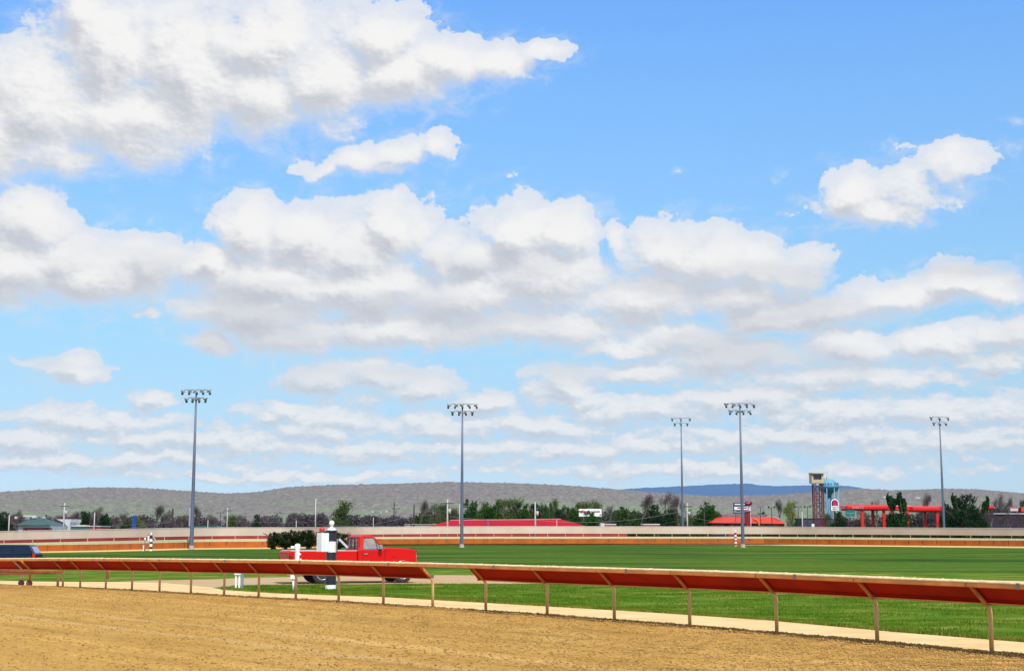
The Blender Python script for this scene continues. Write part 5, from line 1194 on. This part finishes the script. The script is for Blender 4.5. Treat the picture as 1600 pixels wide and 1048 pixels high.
text('lettering', 'CHARLES TOWN', 3.3, mat('tank_letters', S(45, 105, 140), .6), t, Matrix.Translation((cxw, YW, Z(757.2))), .06, sx=1.0, bend=15 * k * .985).matrix_parent_inverse = Matrix.Translation(-Vector(t.location))
# bell sign
YS = 400; t = thing('arched_sign', 'arched white restaurant sign with a magenta bell emblem beside the water tower', 'sign', (at(1304, 834, YS).x, YS, -.06))
def arch_shape(cx, w, yt, yb, n=14):
    x0_, x1_ = ax(cx - w, YS), ax(cx + w, YS); r = (x1_ - x0_) / 2; zt = at(0, yt, YS).z; zb = at(0, yb, YS).z; c = (x0_ + x1_) / 2
    return [(x0_, zb), (x1_, zb)] + [(c + r * math.cos(a), zt - r + r * math.sin(a)) for a in [math.pi * i / n for i in range(n + 1)]]
mb = MB(); mb.prism(arch_shape(1304.8, 6.6, 778.6, 797.8), YS, YS + .9); W(mb.build('sign_body', mat('sign_dark_blue', S(30, 30, 95), .5), t))
mb = MB(); mb.prism(arch_shape(1305.0, 6.2, 779.0, 797.5), YS - .05, YS + .02); W(mb.build('sign_face', whiteM, t))
mb = MB(); mb.prism(arch_shape(1305.0, 5.0, 780.6, 789.6), YS - .08, YS - .04); W(mb.build('emblem_field', mat('sign_purple', S(75, 10, 85), .5), t))
cb = at(1304.8, 786, YS); q = .182; bell = [(-4, -1.2), (-3.9, .8), (-2.6, 3.2), (-.5, 4.3), (1.6, 3.9), (3.2, 1.8), (4.0, -.6), (4.4, -1.4), (2.2, -2.4), (.8, -3.3), (-1.5, -2.9), (-2.6, -2.2)]
mb = MB(); mb.prism([(cb.x + a * q, cb.z + b * q) for a, b in bell], YS - .11, YS - .075); W(mb.build('bell_emblem', mat('magenta_print', S(215, 10, 90), .5), t))
mb = MB(); mb.prism([(cb.x + a * q, cb.z + b * q) for a, b in ((-.6, -1.7), (.9, -1.5), (.9, -2.4), (-.2, -2.7))], YS - .13, YS - .10); W(mb.build('bell_clapper', mat('pink_pale', S(240, 130, 170), .5), t))
for i, s_ in enumerate(('TACO', 'BELL')): text('lettering', s_, .62, mat('letter_purple', S(50, 20, 60), .6, var=0), t, Matrix.Translation((cb.x, YS - .07, at(0, 792.1 + i * 3.0, YS).z)), .02, sx=1.25).matrix_parent_inverse = Matrix.Translation(-Vector(t.location))
mb = MB(); pbox(mb, 1303.5, 1306.3, 797.8, 834, YS + .2, .5, True); W(mb.build('post', blk, t))
# green highway sign
YH = 385; t = thing('highway_sign', 'green highway sign with a white border under the left end of the red canopy', 'sign', (at(1328, 834, YH).x, YH, -.06))
mb = MB(); pbox(mb, 1321.3, 1335.6, 796.2, 806.2, YH, .15); W(mb.build('sign_border', mat('sign_green_dark', S(0, 100, 95), .5), t)); mb = MB(); pbox(mb, 1321.8, 1335.1, 796.8, 805.7, YH - .03, .1); W(mb.build('sign_panel', mat('sign_green', S(0, 128, 118), .5, var=.04), t))
mb = MB()
for a, b in ((1323, 1326), (1327.4, 1330), (1331, 1334)): pbox(mb, a, b, 800.9, 801.9, YH - .06, .05)
pbox(mb, 1328, 1329.4, 803.4, 804.6, YH - .06, .05); W(mb.build('print_marks', mat('pale_green_print', S(150, 215, 200), .5), t))
mb = MB(); pbox(mb, 1326.2, 1327.2, 805.7, 834, YH + .05, .3, True); W(mb.build('post', steel, t))
# red petrol canopy
YG = 390; t = thing('petrol_canopy', 'long bright red filling station canopy on thick red columns', 'canopy', (at(1398, 834, YG).x, YG, -.06)); cr = mat('canopy_red', (.72, .006, .006), .35, 0, var=.03, coat=.3)
a = at(1321.5, 788.3, YG); b = at(1476.5, 797.6, YG)
mb = MB(); mb.box(a.x, ax(1389, YG), YG, YG + 7, b.z + .15, a.z + .05); mb.build  # left half
o = W(mb.build('canopy_deck', cr, t, bevel=.5, seg=3)); mb = MB(); mb.box(ax(1388, YG), ax(1427, YG), YG + 1.2, YG + 6.5, b.z + .1, a.z - .15); W(mb.build('canopy_link', cr, t, bevel=.2)); mb = MB(); mb.box(ax(1426, YG), b.x, YG, YG + 7, b.z - .25, a.z - .35); W(mb.build('canopy_deck', cr, t, bevel=.5, seg=3))
mb = MB(); mb.box(a.x + .7, ax(1387, YG), YG + .7, YG + 6.3, b.z + .12, b.z + .14); mb.box(ax(1428, YG), b.x - .7, YG + .7, YG + 6.3, b.z - .28, b.z - .26); W(mb.build('soffit', mat('soffit_dark', S(70, 20, 40), .7), t))
text('lettering', 'SHEETZ', .78, mat('pale_letters', S(240, 190, 195), .5, var=0), t, Matrix.Translation((ax(1341, YG), YG - .05, at(0, 792.8, YG).z)), .02, sx=1.2).matrix_parent_inverse = Matrix.Translation(-Vector(t.location))
for x, dy, m_ in ((1347.8, .6, cr), (1381.8, .8, cr), (1364.5, 5.2, cr), (1395, .8, cr), (1419.3, .6, cr), (1446, 5.2, cr), (1465.2, .6, cr)):
    mb = MB(); X = ax(x, YG + dy); mb.box(X - .38, X + .38, YG + dy, YG + dy + .8, -.06, b.z + (.2 if x < 1400 else -.2)); W(mb.build('column', m_, t, bevel=.04))
# dark building and signs at right
t = thing('dark_store', 'long dark building with a white roof edge at the right side', 'building', (at(1580, 834, 372).x, 372, -.06)); mb = MB(); pbox(mb, 1540, 1660, 803, 834, 372, 12, True); W(mb.build('wall', mat('dark_wall', S(52, 40, 62), .8, var=.15, scale=.3), t)); mb = MB(); pbox(mb, 1552, 1662, 801.2, 803, 371.7, 12.5); W(mb.build('roof', mat('roof_lilac', S(205, 200, 210), .7, var=.15, scale=.3), t))
t = thing('round_red_sign', 'round red shop sign above the trees right of the clump', 'sign', (at(1546, 834, 366).x, 366, -.06)); c = at(1546, 792.8, 366); mb = MB(); mb.lathe([(.02, -.2), (1.0, -.2), (1.05, -.1), (1.05, .1), (.02, .2)], 20, (0, 0, 0), Matrix.Translation(c) @ Matrix.Rotation(math.pi / 2, 4, 'X') @ Matrix.Scale(.6, 4, (0, 1, 0))); W(mb.build('sign_disc', cr, t)); mb = MB(); pbox(mb, 1545.4, 1546.6, 796, 834, 366, .2, True); W(mb.build('post', steel, t))
t = thing('box_sign', 'white box sign with a red top strip at the right', 'sign', (at(1585, 834, 380).x, 380, -.06)); mb = MB(); pbox(mb, 1579, 1591, 793, 798, 380, .6); W(mb.build('sign_panel', mat('cream_face', S(225, 200, 195), .6), t)); mb = MB(); pbox(mb, 1578.8, 1591.2, 791.6, 793, 379.9, .8); W(mb.build('sign_strip', cr, t)); mb = MB(); pbox(mb, 1580, 1580.8, 798, 834, 380.2, .2, True); pbox(mb, 1589, 1589.8, 798, 834, 380.2, .2, True); W(mb.build('post', steel, t))
t = thing('orange_sign', 'orange shop sign cut by the right edge of the photo', 'sign', (at(1600, 834, 376).x, 376, -.06)); mb = MB(); pbox(mb, 1596, 1612, 792, 799, 376, .6); W(mb.build('sign_panel', orgR, t, bevel=.05)); mb = MB(); pbox(mb, 1603, 1604, 799, 834, 376.2, .2, True); W(mb.build('post', steel, t))
# ------------------------------------------------------------------ parked vehicles beyond the fence
def sedan(label, px, Y, col, rz=0, s=1.0, name='parked_car', cat='car'):
    b = at(px, 834, Y)
    return simple_car(name, label, cat, (b.x, Y, -.04), rz, 4.6, 1.8, 1.45, col, [(0, .32), (0, .85), (.15, .95), (.75, 1.0), (1.25, 1.40), (2.7, 1.45), (3.5, 1.0), (4.45, .86), (4.6, .6), (4.6, .32)],
        [[(.95, 1.02), (1.95, 1.02), (1.95, 1.36), (1.34, 1.36)], [(2.03, 1.02), (3.2, 1.02), (2.66, 1.38), (2.03, 1.38)]], 'cars parked beyond the fence', extra={'belt': 1.0}, wr=.31)[0]
def van(label, px, Y, col, rz=0, name='parked_van', H=2.0):
    b = at(px, 834, Y)
    return simple_car(name, label, 'van', (b.x, Y, -.04), rz, 5.0, 1.95, H, col, [(0, .35), (0, 1.1), (.1, H - .1), (.3, H), (3.4, H), (4.1, 1.2), (4.95, 1.0), (5.0, .6), (5.0, .35)],
        [[(.2, 1.15), (1.6, 1.15), (1.6, H - .2), (.25, H - .2)], [(1.75, 1.15), (2.7, 1.15), (2.7, H - .2), (1.75, H - .2)], [(2.85, 1.15), (3.85, 1.15), (3.4, H - .2), (2.85, H - .2)]], 'cars parked beyond the fence')[0]
sedan('white car parked at the right end of the red wall', 980, 292, S(215, 215, 225)); sedan('dark red car parked behind the fence under the first flat canopy', 1010, 300, S(70, 25, 40)); van('grey van parked behind the fence left of a light tower', 1040, 303, S(90, 80, 85))
sedan('beige car parked behind the fence right of a light tower', 1082, 300, S(150, 145, 110)); van('black van parked behind the fence left of the striped marker post', 1112, 305, S(40, 25, 35)); sedan('lilac grey car parked behind the fence beside the marker post', 1150, 303, S(140, 125, 150))
sedan('brown car parked behind the fence right of the tall light tower', 1172, 304, S(80, 45, 50)); van('silver van parked behind the fence under the orange arch', 1190, 306, S(170, 160, 170)); van('dark brown van parked behind the fence left of the white cabinet', 1218, 306, S(60, 30, 35))
sedan('black car parked behind the fence at the right under the dark trees', 1490, 282, S(50, 25, 35)); van('dark purple van parked behind the fence at the far right', 1530, 286, S(55, 30, 48)); sedan('dark maroon car parked at the right edge behind the fence', 1580, 280, S(75, 30, 35))
van('dark van with a pale roof rack under the right part of the red canopy', 1437, 388, S(75, 75, 100), H=2.3)
# ------------------------------------------------------------------ poles, lamps, wires
wood_ = mat('pole_wood', S(70, 55, 60), .9, var=.1); palep = mat('pale_pole', S(205, 200, 195), .7, var=.06); darkp = mat('dark_pole', S(45, 45, 60), .6)
GP = 'utility poles beyond the fence'
def upole(px, top, Y, m_, label, arm=True, r=.14, trans=False, base=-.06):
    p = at(px, top, Y); t = thing('utility_pole', label, 'utility pole', (p.x, Y, base), 0, GP); H = p.z - base
    mb = MB(); mb.tube([(0, 0, 0), (0, 0, H)], [r * 1.25, r * .8], 8); mb.build('pole', m_, t)
    if arm: mb = MB(); mb.bar((-1.1, -.1, H - .7), (1.1, -.1, H - .7), .12); a = mb.build('crossarm', wood_, t); mb = MB(); [mb.lathe([(.05, H - .62), (.07, H - .5), (.03, H - .42)], 6, (x, -.1, 0)) for x in (-1, -.4, .4, 1)]; mb.build('insulator_row', palep, a)
    if trans: mb = MB(); mb.lathe([(.05, 0), (.28, .03), (.28, .85), (.05, .9)], 12, (.38, -.1, H - 2.6)); mb.build('transformer', palep, t)
    return Vector((p.x, Y, p.z - .7))
def lamp(px, top, Y, label, w=2.0, two=True, flood=False, m_=None):
    p = at(px, top, Y); t = thing('street_lamp', label, 'street lamp', (p.x, Y, -.06), 0, 'street lamps beyond the fence'); H = p.z + .06; m_ = m_ or darkp
    mb = MB(); mb.tube([(0, 0, 0), (0, 0, H)], [.14, .09], 8); mb.build('pole', m_, t)
    for s_ in ((-1, 1) if two else (-1,)):
        mb = MB(); mb.bar((0, 0, H - .05), (s_ * w * .35, 0, H - .05), .08); mb.box(min(s_ * w * .3, s_ * w * .5), max(s_ * w * .3, s_ * w * .5), -.2, .2, H - .15, H + (.35 if flood else .05)); mb.build('lamp_head', m_, t, bevel=.03)
wp = []
upole(14.7, 804, 300, palep, 'thin pale pole at the far left', arm=False); wp.append(upole(101, 785, 300, palep, 'tall pale pole with transformer gear above the flat roof', trans=True, r=.17)); upole(148, 800, 330, palep, 'pale pole in front of the brick end of the flat building', arm=False)
wp.append(upole(270, 794, 360, wood_, 'thick dark wooden pole left of the leftmost light tower', r=.28, arm=False)); upole(325, 812, 330, palep, 'short thin pale pole left of a T-shaped lamp', arm=False, r=.10); wp.append(upole(355.5, 793, 350, palep, 'pale pole with wires between two T-shaped lamps'))
upole(463, 812.5, 300, palep, 'short thin pole above the hedge', arm=False, r=.09); upole(493.5, 779, 330, palep, 'tall thin pale pole between hedge and striped post', arm=False, r=.15); wp.append(upole(616, 784, 370, wood_, 'dark wooden pole beside a T-shaped lamp left of the pale shed'))
upole(583.5, 808, 360, palep, 'short thin pole above the truck bonnet', arm=False, r=.09); wp.append(upole(647, 788, 372, wood_, 'dark wooden pole in front of the pale shed', arm=False, r=.2)); upole(642.5, 812, 366, wood_, 'short dark stay pole in front of the pale shed', arm=False); upole(682.5, 800, 520, wood_, 'thin dark pole behind the red roof', arm=False)
wp.append(upole(699.3, 780, 262, palep, 'tall white pole with gear in front of the left end of the red roof', trans=True, r=.15)); wp.append(upole(836.3, 784, 270, palep, 'tall white pole with a white transformer in front of the red roof', trans=True, r=.15, arm=False)); upole(859, 786, 420, wood_, 'dark pole rising behind the right end of the red roof', arm=False)
upole(762.5, 810, 330, mat('bluish_pole', S(95, 100, 140), .6), 'short bluish pole in front of the middle of the red roof', arm=False); upole(870, 811, 330, palep, 'thin short pole at the right end of the red roof', arm=False, r=.07)
wp.append(upole(1073.5, 785.5, 290, palep, 'pale pole with a white transformer right of a six-lamp tower', trans=True, r=.15)); upole(1100.5, 798, 330, wood_, 'dark pole in front of the large dense green tree', arm=False); upole(1253.2, 799.5, 270, palep, 'thin pale pole left of the dark shed', arm=False, r=.10)
lamp(344.5, 800.5, 390, 'T-shaped twin lamp left of the pale pole with wires'); lamp(433.3, 800.5, 390, 'T-shaped twin lamp above the leftmost shrub of the hedge'); lamp(618.8, 794, 380, 'T-shaped lamp beside the dark wooden pole'); lamp(955, 791.5, 390, 'single-arm lamp right of the billboard', two=False)
lamp(1188, 791, 400, 'T-shaped lamp behind the orange roof', w=1.6); lamp(1205.5, 792.5, 395, 'dark twin floodlight pole in front of the orange roof', flood=True); lamp(1247, 791.5, 400, 'T-shaped lamp right of the yellow-green tree'); lamp(1261.5, 791.5, 410, 'twin floodlight pole left of the lattice tower', flood=True)
lamp(718.2, 787, 350, 'white lamp pole directly left of the light tower by the red roof', two=False, m_=palep)
wireM = mat('wire_grey', S(150, 150, 155), .6, var=0)
def wire(a, b, sag, label):
    pts = [a.lerp(b, i / 16) - Vector((0, 0, sag * 4 * (i / 16) * (1 - i / 16))) for i in range(17)]
    mb = MB(); mb.tube(pts, .035, 4); o = mb.build('overhead_wire', wireM); tag(o, label, 'wire')
wire(at(20, 818, 300), at(270, 813, 360), 1, 'overhead wire across the left buildings'); wire(at(200, 825, 350), at(270, 815, 360), 0, 'slanting wire below the thick wooden pole'); wire(at(325, 811, 350), at(480, 816, 330), .3, 'overhead wire over the hedge')
wire(at(493, 818, 340), at(647, 803, 372), 1.5, 'overhead wire above the truck'); wire(wp[5] if False else at(647, 800, 372), at(699, 795, 262), 1.0, 'wire between the dark pole and the tall white pole'); wire(at(836, 812, 270), at(1066, 798, 284), 1.2, 'long pale wire before the broad green tree')
wire(at(1066, 812, 284), at(1010, 824, 300), 0, 'slanting wire left of the dense green tree'); wire(at(1073, 806, 290), at(1165, 816, 330), .5, 'wire crossing the dense green tree to the red pylon'); wire(at(699, 806, 262), at(836, 812, 270), .4, 'wire along the red roof')
# ------------------------------------------------------------------ distant houses on the hill foot
for i, (x, y, w, l) in enumerate(((583, 799, 3, 'tiny white house left of others at the hill foot'), (596, 800, 2, 'tiny white house in the middle at the hill foot'), (605, 798.5, 3.5, 'tiny long white house right of others at the hill foot'), (1432, 777.5, 7, 'pale clearing roof on the hillside above the red canopy'), (1380, 776, 4, 'small pale roof on the hillside above the leafy twin trees'))):
    Y = 3500 if y > 790 else 4900
    dd = ray(x, y).normalized(); hit, loc_, _n, _i = HILL.ray_cast(Vector((0, 0, CAM_H)), dd); Y = loc_.y if hit else Y
    p = at(x, y, Y); k = Y / 2200; t = thing('hillside_house', l, 'house', (p.x, Y - 12, p.z - 2), 0, 'small pale houses on the hillside')
    mb = MB(); mb.box(-w * k * .5, w * k * .5, -4, 4, -3, 3.2); mb.build('wall', wallW, t); mb = MB(); mb.prism([(-w * k * .55, 3.2), (w * k * .55, 3.2), (w * k * .4, 5.5), (-w * k * .4, 5.5)], -4.5, 4.5); mb.build('roof', mat('pale_roof', S(190, 190, 195), .7), t)

# ------------------------------------------------------------------ haze
hv = bpy.data.materials.new('haze_air'); hv.use_nodes = True; t_ = hv.node_tree; t_.nodes.clear()
pv = t_.nodes.new('ShaderNodeVolumePrincipled'); pv.inputs['Color'].default_value = (.62, .78, 1, 1); pv.inputs['Density'].default_value = HAZE; pv.inputs['Anisotropy'].default_value = 0.0
om = t_.nodes.new('ShaderNodeOutputMaterial'); t_.links.new(pv.outputs[0], om.inputs['Volume'])
mb = MB(); mb.box(-16000, 16000, -2000, 16500, -60, 1200); o = mb.build('haze', hv); o['kind'] = 'stuff'
